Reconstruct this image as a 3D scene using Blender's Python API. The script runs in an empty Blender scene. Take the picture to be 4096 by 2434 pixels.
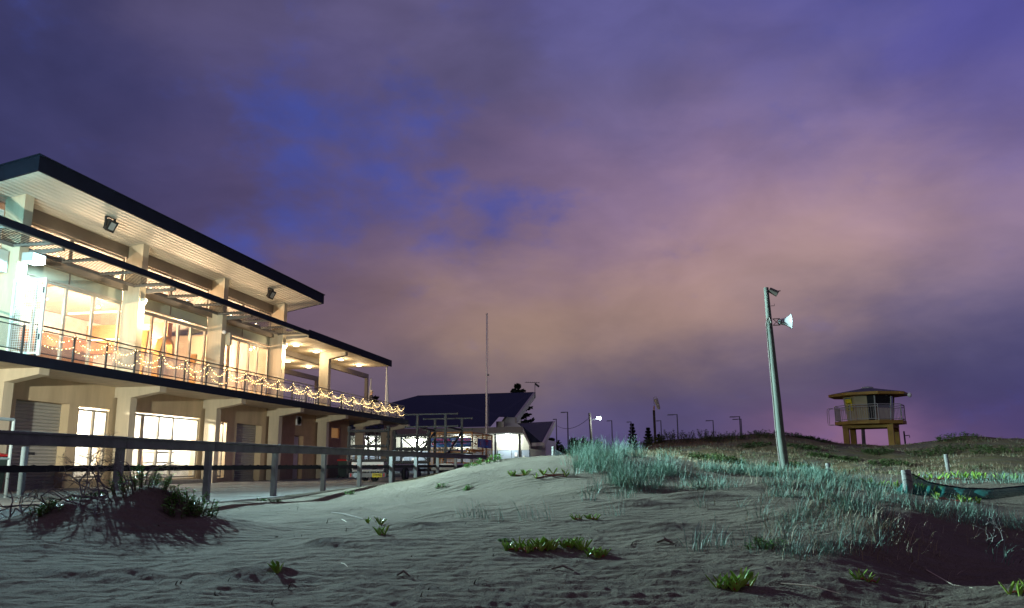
import bpy, math, random
import numpy as np
from mathutils import Vector, Matrix, Euler

random.seed(7)
rng = np.random.default_rng(7)
S = bpy.context.scene
C = S.collection
PI = math.pi

# ------------------------------------------------------------------ camera
F, CX, CY = 3236.8, 2048.0, 1217.0
YAW, PITCH, ROLL, HC = 0.185150, 0.197442, -0.0079480, 0.6
_c, _s = math.cos, math.sin
FW = np.array([-_s(YAW) * _c(PITCH), _c(YAW) * _c(PITCH), _s(PITCH)])
_r0 = np.array([_c(YAW), _s(YAW), 0.0])
_u0 = np.cross(_r0, FW)
RT = _c(ROLL) * _r0 + _s(ROLL) * _u0
UP = -_s(ROLL) * _r0 + _c(ROLL) * _u0
cam_d = bpy.data.cameras.new('camera')
cam = bpy.data.objects.new('camera', cam_d)
C.objects.link(cam)
cam_d.sensor_width = 36.0
cam_d.lens = 36.0 * F / 4096.0
cam_d.clip_start = 0.1
cam_d.clip_end = 5000
M = Matrix(((RT[0], UP[0], -FW[0], 0), (RT[1], UP[1], -FW[1], 0), (RT[2], UP[2], -FW[2], HC), (0, 0, 0, 1)))
cam.matrix_world = M
S.camera = cam


def ray(x, y):
    return RT * (x - CX) / F - UP * (y - CY) / F + FW


def at(xv, yv, X=None, Y=None, Z=None):
    """surveyed photo position (2497-wide reading) on a known plane -> metres"""
    d = ray(xv * 1.6404, yv * 1.6404)
    if X is not None:
        t = X / d[0]
    elif Y is not None:
        t = Y / d[1]
    else:
        t = (Z - HC) / d[2]
    return Vector((d[0] * t, d[1] * t, HC + d[2] * t))


# ------------------------------------------------------------------ render settings
S.view_settings.view_transform = 'Standard'
S.view_settings.look = 'None'
S.view_settings.exposure = 0.0
S.view_settings.gamma = 1.0
S.cycles.use_denoising = True
S.cycles.max_bounces = 6
S.cycles.diffuse_bounces = 3
S.cycles.glossy_bounces = 2
S.cycles.transparent_max_bounces = 16
S.cycles.transmission_bounces = 4
S.cycles.sample_clamp_indirect = 2.0
S.cycles.caustics_reflective = False
S.cycles.caustics_refractive = False


def lin(c):
    return tuple(((v / 255.0) / 12.92 if v / 255.0 <= 0.04045 else ((v / 255.0 + 0.055) / 1.055) ** 2.4) for v in c)


# ------------------------------------------------------------------ world: night sky with city-lit cloud
SKY = [  # where each cloud tone sits in the sky (read from the photo), tone
 (50,50,(60,60,102)),(500,50,(82,76,110)),(1000,50,(96,89,128)),(1500,50,(95,92,146)),(2000,50,(90,87,145)),(2450,50,(83,81,150)),
 (50,250,(56,57,98)),(400,240,(64,62,104)),(720,240,(80,75,117)),(850,300,(84,79,124)),(1150,190,(83,78,113)),(1500,250,(98,90,130)),(1900,250,(111,100,143)),(2400,250,(99,91,145)),
 (100,350,(58,57,96)),(420,400,(68,64,102)),(700,420,(84,74,110)),(1020,320,(92,82,120)),(1300,400,(108,92,125)),(1700,420,(126,108,145)),(2100,420,(134,115,150)),(2450,430,(118,104,150)),
 (550,520,(76,68,106)),(780,500,(86,76,112)),(1000,470,(98,84,118)),(1250,520,(112,95,128)),(1500,540,(132,110,138)),(1800,540,(160,130,144)),(2150,540,(176,143,145)),(2450,560,(156,129,146)),
 (620,600,(84,73,108)),(850,640,(104,86,108)),(1100,590,(104,90,122)),(1400,580,(122,103,134)),(1350,660,(138,113,124)),(1650,640,(168,137,136)),(2000,650,(176,146,140)),(2400,680,(126,112,132)),
 (850,760,(118,97,110)),(1050,760,(148,120,112)),(1350,760,(178,146,122)),(1650,770,(170,139,122)),(1900,770,(140,119,124)),(2200,770,(94,88,122)),(2450,770,(74,73,114)),
 (980,880,(98,84,100)),(1200,850,(142,120,108)),(1500,880,(100,90,106)),(1800,890,(94,85,110)),(2100,890,(76,73,107)),(2450,890,(63,62,103)),
 (1000,950,(80,72,98)),(1350,960,(96,84,102)),(1600,1000,(75,67,98)),(1900,1000,(65,60,94)),(2250,960,(60,57,98)),(2450,1000,(65,59,102)),
 (1400,1070,(84,78,128)),(1700,1060,(80,74,120)),(2080,1070,(165,118,145)),(2400,1070,(90,74,124)),
 (-700,500,(46,47,80)),(-700,1000,(44,42,70)),(3200,500,(84,78,140)),(3200,1000,(56,52,92)),(1200,-500,(74,70,122)),(200,-500,(52,52,92)),(2300,-500,(74,73,150)),
]
world = bpy.data.worlds.new('World')
S.world = world
world.use_nodes = True
wn, wl = world.node_tree.nodes, world.node_tree.links
wn.clear()


def wnode(t, **kw):
    n = wn.new(t)
    for k, v in kw.items():
        setattr(n, k, v)
    return n


def wmath(op, a, b=None):
    n = wnode('ShaderNodeMath', operation=op)
    for i, v in enumerate((a, b)):
        if v is None:
            continue
        if isinstance(v, (int, float)):
            n.inputs[i].default_value = v
        else:
            wl.new(v, n.inputs[i])
    return n.outputs[0]


tc = wnode('ShaderNodeTexCoord')
sep = wnode('ShaderNodeSeparateXYZ')
wl.new(tc.outputs['Generated'], sep.inputs[0])
az = wmath('ARCTAN2', sep.outputs[0], sep.outputs[1])
el = wmath('ARCSINE', sep.outputs[2])
comb = wnode('ShaderNodeCombineXYZ')
wl.new(az, comb.inputs[0])
wl.new(el, comb.inputs[1])
# slow warp so the tones drift like torn cloud
nz = wnode('ShaderNodeTexNoise')
nz.inputs['Scale'].default_value = 7.0
nz.inputs['Detail'].default_value = 5.0
nz.inputs['Roughness'].default_value = 0.55
mp = wnode('ShaderNodeMapping')
mp.inputs['Scale'].default_value = (1.0, 2.4, 1.0)
mp.inputs['Rotation'].default_value = (0, 0, 0.28)
wl.new(comb.outputs[0], mp.inputs[0])
wl.new(mp.outputs[0], nz.inputs['Vector'])
wsub = wnode('ShaderNodeVectorMath', operation='SUBTRACT')
wl.new(nz.outputs['Color'], wsub.inputs[0])
wsub.inputs[1].default_value = (0.5, 0.5, 0.5)
wsc = wnode('ShaderNodeVectorMath', operation='MULTIPLY')
wl.new(wsub.outputs[0], wsc.inputs[0])
wsc.inputs[1].default_value = (0.16, 0.09, 0.0)
wadd = wnode('ShaderNodeVectorMath', operation='ADD')
wl.new(comb.outputs[0], wadd.inputs[0])
wl.new(wsc.outputs[0], wadd.inputs[1])
acc_c, acc_w = None, None
for xv, yv, col in SKY:
    d = ray(xv * 1.6404, yv * 1.6404)
    d = d / np.linalg.norm(d)
    a, e = math.atan2(d[0], d[1]), math.asin(d[2])
    sub = wnode('ShaderNodeVectorMath', operation='SUBTRACT')
    wl.new(wadd.outputs[0], sub.inputs[0])
    sub.inputs[1].default_value = (a, e, 0)
    scn = wnode('ShaderNodeVectorMath', operation='MULTIPLY')
    wl.new(sub.outputs[0], scn.inputs[0])
    far = xv < 0 or xv > 2500 or yv < 0
    near = yv > 1030
    k = (6.0, 7.0) if far else ((9.0, 22.0) if near else (11.0, 16.0))
    scn.inputs[1].default_value = (k[0], k[1], 0)
    dot = wnode('ShaderNodeVectorMath', operation='DOT_PRODUCT')
    wl.new(scn.outputs[0], dot.inputs[0])
    wl.new(scn.outputs[0], dot.inputs[1])
    w = wmath('POWER', 2.718, wmath('MULTIPLY', dot.outputs['Value'], -1.0))
    w = wmath('ADD', w, 1e-6)
    cm = wnode('ShaderNodeVectorMath', operation='SCALE')
    cm.inputs[0].default_value = lin(col)
    wl.new(w, cm.inputs['Scale'])
    if acc_c is None:
        acc_c, acc_w = cm.outputs[0], w
    else:
        ad = wnode('ShaderNodeVectorMath', operation='ADD')
        wl.new(acc_c, ad.inputs[0])
        wl.new(cm.outputs[0], ad.inputs[1])
        acc_c = ad.outputs[0]
        acc_w = wmath('ADD', acc_w, w)
inv = wmath('DIVIDE', 1.0, acc_w)
skyc = wnode('ShaderNodeVectorMath', operation='SCALE')
wl.new(acc_c, skyc.inputs[0])
wl.new(inv, skyc.inputs['Scale'])
# torn gaps of deep blue sky between the clouds
gap_n = wnode('ShaderNodeTexNoise')
gap_n.inputs['Scale'].default_value = 9.0
gap_n.inputs['Detail'].default_value = 9.0
gap_n.inputs['Roughness'].default_value = 0.58
mp3 = wnode('ShaderNodeMapping')
mp3.inputs['Scale'].default_value = (1.0, 1.5, 1.0)
mp3.inputs['Rotation'].default_value = (0, 0, -0.35)
wl.new(comb.outputs[0], mp3.inputs[0])
wl.new(mp3.outputs[0], gap_n.inputs['Vector'])
gsum = None
for xv, yv, k_ in ((720, 260, 13), (860, 300, 10), (1030, 310, 15), (760, 400, 12), (770, 500, 11), (880, 470, 12), (980, 500, 15), (1110, 450, 19), (1210, 520, 17), (1330, 520, 22), (600, 590, 16), (1070, 570, 18)):
    d = ray(xv * 1.6404, yv * 1.6404)
    d = d / np.linalg.norm(d)
    sub = wnode('ShaderNodeVectorMath', operation='SUBTRACT')
    wl.new(wadd.outputs[0], sub.inputs[0])
    sub.inputs[1].default_value = (math.atan2(d[0], d[1]), math.asin(d[2]), 0)
    scn = wnode('ShaderNodeVectorMath', operation='MULTIPLY')
    wl.new(sub.outputs[0], scn.inputs[0])
    scn.inputs[1].default_value = (k_, k_ * 1.5, 0)
    dot = wnode('ShaderNodeVectorMath', operation='DOT_PRODUCT')
    wl.new(scn.outputs[0], dot.inputs[0])
    wl.new(scn.outputs[0], dot.inputs[1])
    w = wmath('POWER', 2.718, wmath('MULTIPLY', dot.outputs['Value'], -1.0))
    gsum = w if gsum is None else wmath('MAXIMUM', gsum, w)
gthr = wmath('ADD', wmath('MULTIPLY', gsum, 0.34), gap_n.outputs['Fac'])
gmr = wnode('ShaderNodeMapRange', interpolation_type='SMOOTHSTEP')
gmr.inputs['From Min'].default_value = 0.56
gmr.inputs['From Max'].default_value = 1.02
gmr.inputs['To Max'].default_value = 0.68
wl.new(gthr, gmr.inputs['Value'])
gmix = wnode('ShaderNodeMix', data_type='RGBA')
wl.new(gmr.outputs[0], gmix.inputs['Factor'])
wl.new(skyc.outputs[0], gmix.inputs['A'])
gmix.inputs['B'].default_value = lin((60, 78, 162)) + (1,)
# streaky cloud texture
nz2 = wnode('ShaderNodeTexNoise')
nz2.inputs['Scale'].default_value = 5.5
nz2.inputs['Detail'].default_value = 7.0
nz2.inputs['Roughness'].default_value = 0.52
nz2.inputs['Distortion'].default_value = 0.35
mp2 = wnode('ShaderNodeMapping')
mp2.inputs['Scale'].default_value = (1.0, 1.7, 1.0)
mp2.inputs['Rotation'].default_value = (0, 0, 0.35)
wl.new(comb.outputs[0], mp2.inputs[0])
wl.new(mp2.outputs[0], nz2.inputs['Vector'])
amp = wnode('ShaderNodeMapRange')
amp.inputs['From Min'].default_value = 0.3
amp.inputs['From Max'].default_value = 0.7
amp.inputs['To Min'].default_value = 0.84
amp.inputs['To Max'].default_value = 1.14
wl.new(nz2.outputs['Fac'], amp.inputs['Value'])
skym = wnode('ShaderNodeVectorMath', operation='SCALE')
wl.new(gmix.outputs['Result'], skym.inputs[0])
wl.new(amp.outputs[0], skym.inputs['Scale'])
# a touch of the physical twilight sky behind the cloud
nish = wnode('ShaderNodeTexSky', sky_type='NISHITA', sun_disc=False, sun_elevation=math.radians(-6), sun_rotation=math.radians(150))
nsc = wnode('ShaderNodeVectorMath', operation='SCALE')
wl.new(nish.outputs[0], nsc.inputs[0])
nsc.inputs['Scale'].default_value = 0.01
nad = wnode('ShaderNodeVectorMath', operation='ADD')
wl.new(skym.outputs[0], nad.inputs[0])
wl.new(nsc.outputs[0], nad.inputs[1])
bg = wnode('ShaderNodeBackground')
bg.inputs['Strength'].default_value = 1.08
wl.new(nad.outputs[0], bg.inputs['Color'])
wo = wnode('ShaderNodeOutputWorld')
wl.new(bg.outputs[0], wo.inputs[0])


# ------------------------------------------------------------------ lamps
def lamp(kind, loc, power, col, radius=0.05, aim=None, cone=150, blend=0.5, size=None):
    d = bpy.data.lights.new('lamp_light', kind)
    d.energy = power
    d.color = col
    if kind == 'AREA':
        d.size = size[0]
        d.shape = 'RECTANGLE'
        d.size_y = size[1]
    else:
        d.shadow_soft_size = radius
    if kind == 'SPOT':
        d.spot_size = math.radians(cone)
        d.spot_blend = blend
    o = bpy.data.objects.new('lamp_light', d)
    C.objects.link(o)
    o.location = loc
    if aim is not None:
        o.rotation_euler = Vector(aim).to_track_quat('-Z', 'Y').to_euler()
    return o


CYAN = (0.57, 0.91, 0.97)
WARM = (1.0, 0.70, 0.38)
WARMW = (1.0, 0.78, 0.48)
COOL = (0.88, 1.0, 0.97)
FLOOD_W = 102000
fl = lamp('POINT', (-18.12, 20.72, 6.74), FLOOD_W, CYAN, 0.08)
# asymmetric floodlight optics: throws out to sea and slightly down, cut off above and close below
fl.data.use_nodes = True
_n, _l = fl.data.node_tree.nodes, fl.data.node_tree.links
_e = [q for q in _n if q.bl_idname == 'ShaderNodeEmission'][0]
_tc = _n.new('ShaderNodeTexCoord')
_sp = _n.new('ShaderNodeSeparateXYZ')
_l.new(_tc.outputs['Normal'], _sp.inputs[0])


def _sstep(sock, lo, hi, a=0.0, b=1.0):
    mr_ = _n.new('ShaderNodeMapRange')
    mr_.interpolation_type = 'SMOOTHSTEP'
    for k_, v_ in (('From Min', lo), ('From Max', hi), ('To Min', a), ('To Max', b)):
        mr_.inputs[k_].default_value = v_
    _l.new(sock, mr_.inputs['Value'])
    return mr_.outputs[0]


def _mul(p_, q_):
    m_x = _n.new('ShaderNodeMath')
    m_x.operation = 'MULTIPLY'
    _l.new(p_, m_x.inputs[0])
    _l.new(q_, m_x.inputs[1])
    return m_x.outputs[0]


_vz = _mul(_sstep(_sp.outputs[2], -.72, -.30, .015, 1.0), _sstep(_sp.outputs[2], -.05, .12, 1.0, 0.0))
_dt = _n.new('ShaderNodeVectorMath')
_dt.operation = 'DOT_PRODUCT'
_l.new(_tc.outputs['Normal'], _dt.inputs[0])
_dt.inputs[1].default_value = (.998, -.06, 0)
_vh = _sstep(_dt.outputs['Value'], .57, .955, .004, 1.0)
_mm = _n.new('ShaderNodeMath')
_mm.operation = 'MULTIPLY'
_l.new(_vz, _mm.inputs[0])
_l.new(_vh, _mm.inputs[1])
_l.new(_mm.outputs[0], _e.inputs['Strength'])
lamp('SPOT', (-11.2, 5.0, 2.6), 14000, (.95, 1.0, .84), 0.10, (-0.38, 0.90, -0.10), 76, 0.7)
lamp('POINT', (-17.9, 15.4, 6.5), 1100, (.25, .86, 1.0), 0.15)


# ------------------------------------------------------------------ materials
MATS = {}


def mat(name, col, rough=0.6, metal=0.0, var=0.12, scale=3.0, bump=0.0, bscale=40.0, spec=0.4, stretch=(1, 1, 1), emit=0.0, ecol=None, sheen=0.0):
    if name in MATS:
        return MATS[name]
    m = bpy.data.materials.new(name)
    m.use_nodes = True
    n, l = m.node_tree.nodes, m.node_tree.links
    b = n['Principled BSDF']
    b.inputs['Roughness'].default_value = rough
    b.inputs['Metallic'].default_value = metal
    b.inputs['Specular IOR Level'].default_value = spec
    t = n.new('ShaderNodeTexCoord')
    mpn = n.new('ShaderNodeMapping')
    mpn.inputs['Scale'].default_value = stretch
    l.new(t.outputs['Object'], mpn.inputs[0])
    nt = n.new('ShaderNodeTexNoise')
    nt.inputs['Scale'].default_value = scale
    nt.inputs['Detail'].default_value = 6
    nt.inputs['Roughness'].default_value = 0.6
    l.new(mpn.outputs[0], nt.inputs['Vector'])
    mx = n.new('ShaderNodeMix')
    mx.data_type = 'RGBA'
    mx.inputs['A'].default_value = tuple(max(0, v * (1 - var)) for v in col) + (1,)
    mx.inputs['B'].default_value = tuple(min(1, v * (1 + var)) for v in col) + (1,)
    mr = n.new('ShaderNodeMapRange')
    mr.inputs['From Min'].default_value = 0.3
    mr.inputs['From Max'].default_value = 0.7
    l.new(nt.outputs['Fac'], mr.inputs['Value'])
    l.new(mr.outputs[0], mx.inputs['Factor'])
    l.new(mx.outputs['Result'], b.inputs['Base Color'])
    if bump:
        nb = n.new('ShaderNodeTexNoise')
        nb.inputs['Scale'].default_value = bscale
        nb.inputs['Detail'].default_value = 4
        l.new(mpn.outputs[0], nb.inputs['Vector'])
        bp = n.new('ShaderNodeBump')
        bp.inputs['Strength'].default_value = bump
        bp.inputs['Distance'].default_value = 0.02
        l.new(nb.outputs['Fac'], bp.inputs['Height'])
        l.new(bp.outputs[0], b.inputs['Normal'])
    if emit:
        b.inputs['Emission Color'].default_value = tuple(ecol or col) + (1,)
        b.inputs['Emission Strength'].default_value = emit
    MATS[name] = m
    return m


def see_through(name, col, opacity, rough=0.1, gloss=0.06, diffuse=True, weave=0.0):
    if name in MATS:
        return MATS[name]
    m = bpy.data.materials.new(name)
    m.use_nodes = True
    n, l = m.node_tree.nodes, m.node_tree.links
    n.clear()
    out = n.new('ShaderNodeOutputMaterial')
    tr = n.new('ShaderNodeBsdfTransparent')
    df = n.new('ShaderNodeBsdfDiffuse')
    df.inputs['Color'].default_value = tuple(col) + (1,)
    gl = n.new('ShaderNodeBsdfGlossy')
    gl.inputs['Roughness'].default_value = rough
    m1 = n.new('ShaderNodeMixShader')
    m1.inputs[0].default_value = opacity
    l.new(tr.outputs[0], m1.inputs[1])
    l.new(df.outputs[0], m1.inputs[2])
    if weave:
        t = n.new('ShaderNodeTexCoord')
        w = n.new('ShaderNodeTexNoise')
        w.inputs['Scale'].default_value = 2.2
        w.inputs['Detail'].default_value = 5
        l.new(t.outputs['Object'], w.inputs['Vector'])
        r = n.new('ShaderNodeMapRange')
        r.inputs['From Min'].default_value = 0.3
        r.inputs['From Max'].default_value = 0.7
        r.inputs['To Min'].default_value = max(0, opacity - weave)
        r.inputs['To Max'].default_value = min(1, opacity + weave)
        l.new(w.outputs['Fac'], r.inputs['Value'])
        l.new(r.outputs[0], m1.inputs[0])
    last = m1.outputs[0]
    if gloss:
        lw = n.new('ShaderNodeLayerWeight')
        lw.inputs['Blend'].default_value = 0.2
        ml = n.new('ShaderNodeMath')
        ml.operation = 'MULTIPLY_ADD'
        ml.inputs[1].default_value = gloss * 2
        ml.inputs[2].default_value = gloss * 0.5
        l.new(lw.outputs['Fresnel'], ml.inputs[0])
        m2 = n.new('ShaderNodeMixShader')
        l.new(ml.outputs[0], m2.inputs[0])
        l.new(last, m2.inputs[1])
        l.new(gl.outputs[0], m2.inputs[2])
        last = m2.outputs[0]
    l.new(last, out.inputs['Surface'])
    MATS[name] = m
    return m


def glow(name, col, strength):
    if name in MATS:
        return MATS[name]
    m = bpy.data.materials.new(name)
    m.use_nodes = True
    n, l = m.node_tree.nodes, m.node_tree.links
    n.clear()
    out = n.new('ShaderNodeOutputMaterial')
    e = n.new('ShaderNodeEmission')
    e.inputs[0].default_value = tuple(col) + (1,)
    e.inputs[1].default_value = strength
    l.new(e.outputs[0], out.inputs[0])
    MATS[name] = m
    return m


# ------------------------------------------------------------------ objects
ORG = {}


def tag(o, label=None, cat=None, group=None, kind=None):
    if label:
        o['label'] = label
    if cat:
        o['category'] = cat
    if group:
        o['group'] = group
    if kind:
        o['kind'] = kind
    return o


def thing(name, label, cat, loc=(0, 0, 0), group=None):
    o = bpy.data.objects.new(name, None)
    o.empty_display_size = 0.2
    C.objects.link(o)
    o.location = loc
    ORG[o.name] = Vector(loc)
    return tag(o, label, cat, group)


class MB:
    def __init__(self):
        self.v, self.f = [], []

    def add(self, vs, fs):
        k = len(self.v)
        self.v += [tuple(p) for p in vs]
        self.f += [tuple(i + k for i in f) for f in fs]
        return self

    def box(self, x0, x1, y0, y1, z0, z1):
        x0, x1 = sorted((x0, x1)); y0, y1 = sorted((y0, y1)); z0, z1 = sorted((z0, z1))
        return self.add([(x0, y0, z0), (x1, y0, z0), (x1, y1, z0), (x0, y1, z0), (x0, y0, z1), (x1, y0, z1), (x1, y1, z1), (x0, y1, z1)],
                        [(0, 3, 2, 1), (4, 5, 6, 7), (0, 1, 5, 4), (1, 2, 6, 5), (2, 3, 7, 6), (3, 0, 4, 7)])

    def prism(self, pts, vec):
        n = len(pts)
        vec = Vector(vec)
        a = [Vector(p) for p in pts]
        b = [p + vec for p in a]
        nrm = Vector((0, 0, 0))
        for i in range(n):
            nrm += a[i].cross(a[(i + 1) % n])
        fl = nrm.dot(vec) > 0
        fs = [tuple(range(n))[::-1] if fl else tuple(range(n)), tuple(range(n, 2 * n)) if fl else tuple(range(n, 2 * n))[::-1]]
        for i in range(n):
            j = (i + 1) % n
            fs.append((i, j, n + j, n + i) if fl else (i, n + i, n + j, j))
        return self.add(a + b, fs)

    def tube(self, p, q, r, r2=None, n=8, cap=True):
        p, q = Vector(p), Vector(q)
        r2 = r if r2 is None else r2
        d = (q - p)
        if d.length < 1e-6:
            return self
        qt = d.to_track_quat('Z', 'Y')
        vs = []
        for (c, rad) in ((p, r), (q, r2)):
            for i in range(n):
                t = 2 * PI * i / n
                vs.append(c + qt @ Vector((rad * _c(t), rad * _s(t), 0)))
        fs = [(i, (i + 1) % n, n + (i + 1) % n, n + i) for i in range(n)]
        if cap:
            fs += [tuple(range(n))[::-1], tuple(range(n, 2 * n))]
        return self.add(vs, fs)

    def path(self, pts, rs, n=6):
        pts = [Vector(p) for p in pts]
        if not isinstance(rs, (list, tuple)):
            rs = [rs] * len(pts)
        k0 = len(self.v)
        vs, fs = [], []
        for j, p in enumerate(pts):
            d = (pts[min(j + 1, len(pts) - 1)] - pts[max(j - 1, 0)])
            if d.length < 1e-9:
                d = Vector((0, 0, 1))
            qt = d.to_track_quat('Z', 'Y')
            for i in range(n):
                t = 2 * PI * i / n
                vs.append(p + qt @ Vector((rs[j] * _c(t), rs[j] * _s(t), 0)))
        for j in range(len(pts) - 1):
            for i in range(n):
                a, b = j * n + i, j * n + (i + 1) % n
                fs.append((a, b, b + n, a + n))
        fs += [tuple(range(n))[::-1], tuple(range((len(pts) - 1) * n, len(pts) * n))]
        return self.add(vs, fs)

    def bar(self, p, q, w, h, up=(0, 0, 1)):
        p, q = Vector(p), Vector(q)
        d = (q - p).normalized()
        up = Vector(up)
        s = d.cross(up).normalized()
        u = s.cross(d)
        vs = []
        for c in (p, q):
            for a, b in ((-1, -1), (1, -1), (1, 1), (-1, 1)):
                vs.append(c + s * (a * w / 2) + u * (b * h / 2))
        return self.add(vs, [(0, 3, 2, 1), (4, 5, 6, 7), (0, 1, 5, 4), (1, 2, 6, 5), (2, 3, 7, 6), (3, 0, 4, 7)][0:0] + [(0, 1, 2, 3), (7, 6, 5, 4), (1, 0, 4, 5), (2, 1, 5, 6), (3, 2, 6, 7), (0, 3, 7, 4)])

    def ball(self, c, r, nu=8, nv=6, sq=(1, 1, 1)):
        c = Vector(c)
        vs = [c + Vector((0, 0, r * sq[2]))]
        for j in range(1, nv):
            ph = PI * j / nv
            for i in range(nu):
                t = 2 * PI * i / nu
                vs.append(c + Vector((r * sq[0] * _s(ph) * _c(t), r * sq[1] * _s(ph) * _s(t), r * sq[2] * _c(ph))))
        vs.append(c - Vector((0, 0, r * sq[2])))
        fs = [(0, 1 + i, 1 + (i + 1) % nu) for i in range(nu)]
        for j in range(nv - 2):
            for i in range(nu):
                a, b = 1 + j * nu + i, 1 + j * nu + (i + 1) % nu
                fs.append((a, a + nu, b + nu, b))
        k = len(vs) - 1
        fs += [(k, 1 + (nv - 2) * nu + (i + 1) % nu, 1 + (nv - 2) * nu + i) for i in range(nu)]
        return self.add(vs, fs)

    def lathe(self, prof, n=16, org=(0, 0, 0), axis=(0, 0, 1)):
        qt = Vector(axis).to_track_quat('Z', 'Y')
        org = Vector(org)
        vs, fs = [], []
        for r, z in prof:
            for i in range(n):
                t = 2 * PI * i / n
                vs.append(org + qt @ Vector((r * _c(t), r * _s(t), z)))
        for j in range(len(prof) - 1):
            for i in range(n):
                a, b = j * n + i, j * n + (i + 1) % n
                fs.append((a, b, b + n, a + n))
        return self.add(vs, fs)

    def build(self, name, material, parent=None, smooth=False, label=None, org=None, bevel=0.0):
        if parent is not None:
            o0 = ORG[parent.name]
        elif org is not None:
            o0 = Vector(org)
        else:
            o0 = Vector((0, 0, 0))
        me = bpy.data.meshes.new(name)
        me.from_pydata([(p[0] - o0.x, p[1] - o0.y, p[2] - o0.z) for p in self.v], [], self.f)
        me.materials.append(material)
        if smooth:
            me.polygons.foreach_set('use_smooth', [True] * len(me.polygons))
        me.update()
        o = bpy.data.objects.new(name, me)
        C.objects.link(o)
        if parent is not None:
            o.parent = parent
        elif org is not None:
            o.location = o0
        ORG[o.name] = o0
        if label:
            o['label'] = label
        if bevel:
            b = o.modifiers.new('bevel', 'BEVEL')
            b.width = bevel
            b.segments = 2
            b.limit_method = 'ANGLE'
        return o


def text_obj(body, size, loc, rot, material, parent, name='lettering', extrude=0.004, squash=1.0):
    cu = bpy.data.curves.new(name, 'FONT')
    cu.body = body
    cu.size = size
    cu.extrude = extrude
    cu.align_x = 'CENTER'
    cu.align_y = 'CENTER'
    tmp = bpy.data.objects.new(name, cu)
    C.objects.link(tmp)
    dg = bpy.context.evaluated_depsgraph_get()
    me = bpy.data.meshes.new_from_object(tmp.evaluated_get(dg))
    bpy.data.objects.remove(tmp)
    me.materials.clear()
    me.materials.append(material)
    o = bpy.data.objects.new(name, me)
    C.objects.link(o)
    o.parent = parent
    o.location = Vector(loc) - ORG[parent.name]
    o.rotation_euler = rot
    o.scale = (squash, 1, 1)
    return o


def dup(root, loc, rotz=0.0, label=None, scale=None):
    r = root.copy()
    C.objects.link(r)
    r.location = loc
    r.rotation_euler = (0, 0, rotz)
    if scale:
        r.scale = scale
    if label:
        r['label'] = label
    for ch in list(root.children):
        c = ch.copy()
        C.objects.link(c)
        c.parent = r
        for g in list(ch.children):
            d = g.copy()
            C.objects.link(d)
            d.parent = c
    return r


ORD = ['first', 'second', 'third', 'fourth', 'fifth', 'sixth', 'seventh', 'eighth', 'ninth', 'tenth', 'eleventh', 'twelfth', 'thirteenth', 'fourteenth', 'fifteenth', 'sixteenth', 'seventeenth', 'eighteenth', 'nineteenth', 'twentieth', 'twenty-first', 'twenty-second', 'twenty-third', 'twenty-fourth', 'twenty-fifth']


# ================================================================== GROUND
def vnoise(x, y, seed=0):
    xi, yi = np.floor(x).astype(np.int64), np.floor(y).astype(np.int64)
    xf, yf = x - xi, y - yi
    xf, yf = xf * xf * (3 - 2 * xf), yf * yf * (3 - 2 * yf)

    def h(a, b):
        k = (a * 374761393 + b * 668265263 + seed * 1442695041) & 0xffffffff
        k = ((k ^ (k >> 13)) * 1274126177) & 0xffffffff
        return ((k ^ (k >> 16)) & 0xffff) / 65535.0 - 0.5
    return (h(xi, yi) * (1 - xf) + h(xi + 1, yi) * xf) * (1 - yf) + (h(xi, yi + 1) * (1 - xf) + h(xi + 1, yi + 1) * xf) * yf


def fbm(x, y, o=4, seed=0):
    s, a = 0, 1.0
    for i in range(o):
        s = s + a * vnoise(x * 2 ** i, y * 2 ** i, seed + i)
        a *= 0.5
    return s


# survey of the dunes: photo reading + distance forward -> ground height
SURV = [(200,1484,3.8),(1000,1484,3.8),(2000,1484,4.0),(2450,1484,4.2),(2330,1450,4.7),(2490,1425,4.7),(2490,1470,4.0),(100,1400,4.8),(600,1400,4.8),(1200,1400,4.9),(1780,1430,4.5),(2300,1410,5.8),
 (30,1266,9.4),(100,1300,6.8),(560,1340,6.2),(700,1262,10.5),(700,1300,7.6),(850,1218,15.0),(1000,1176,18.0),(1100,1150,18.0),(1200,1126,17.5),(1300,1119,17),(1400,1112,16.5),(1500,1110,15.5),(1600,1124,15),(1700,1142,15),(1800,1152,15.5),(1915,1152,17),
 (1000,1230,11.5),(1200,1200,12),(1400,1195,11.2),(1600,1195,10.8),(1800,1195,10.5),(1950,1200,10.3),(1600,1250,8.0),(1400,1262,7.8),(1200,1266,8.2),(1000,1290,7.4),(1200,1335,6.1),(1600,1335,6.0),(1850,1320,6.1),(1800,1262,7.6),(1880,1300,6.5),
 (1950,1235,8.4),(2050,1240,7.6),(2130,1250,7.0),(2000,1290,6.6),(2090,1290,6.3),(2150,1275,6.4),(2200,1212,9.6),(2215,1206,11.6),(2330,1243,9.1),(2480,1280,8.6),(2250,1370,5.9),(2480,1385,6.0),(2050,1360,5.3),(2400,1330,7.7),(2240,1312,6.6),(2310,1335,6.8),
 (2400,1228,11.2),(2490,1234,11.2),(2350,1198,13.0),(2480,1196,13.0),(2150,1180,13.5),(2300,1172,17),(2480,1172,17),(2000,1175,14),
 (2020,1166,23),(2312,1151,25),(2120,1160,21),(1800,1143,21),(1620,1118,24),(1650,1096,36),(1450,1112,36),(1595,1080,45),(1700,1080,44),(1800,1068,46),(1900,1063,46),(1980,1072,49),(2078,1088,52),(2190,1086,52),(2040,1085,50),(2130,1088,52),(2230,1080,50),(2270,1076,47),(2078,1093,46),(2180,1092,46),(2100,1100,41),(2180,1098,42),(2350,1068,44),(2497,1080,41),(2200,1112,38),(2000,1112,36),(1850,1100,37),(2400,1120,33),(2500,1130,30),(1800,1120,30)]
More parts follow.
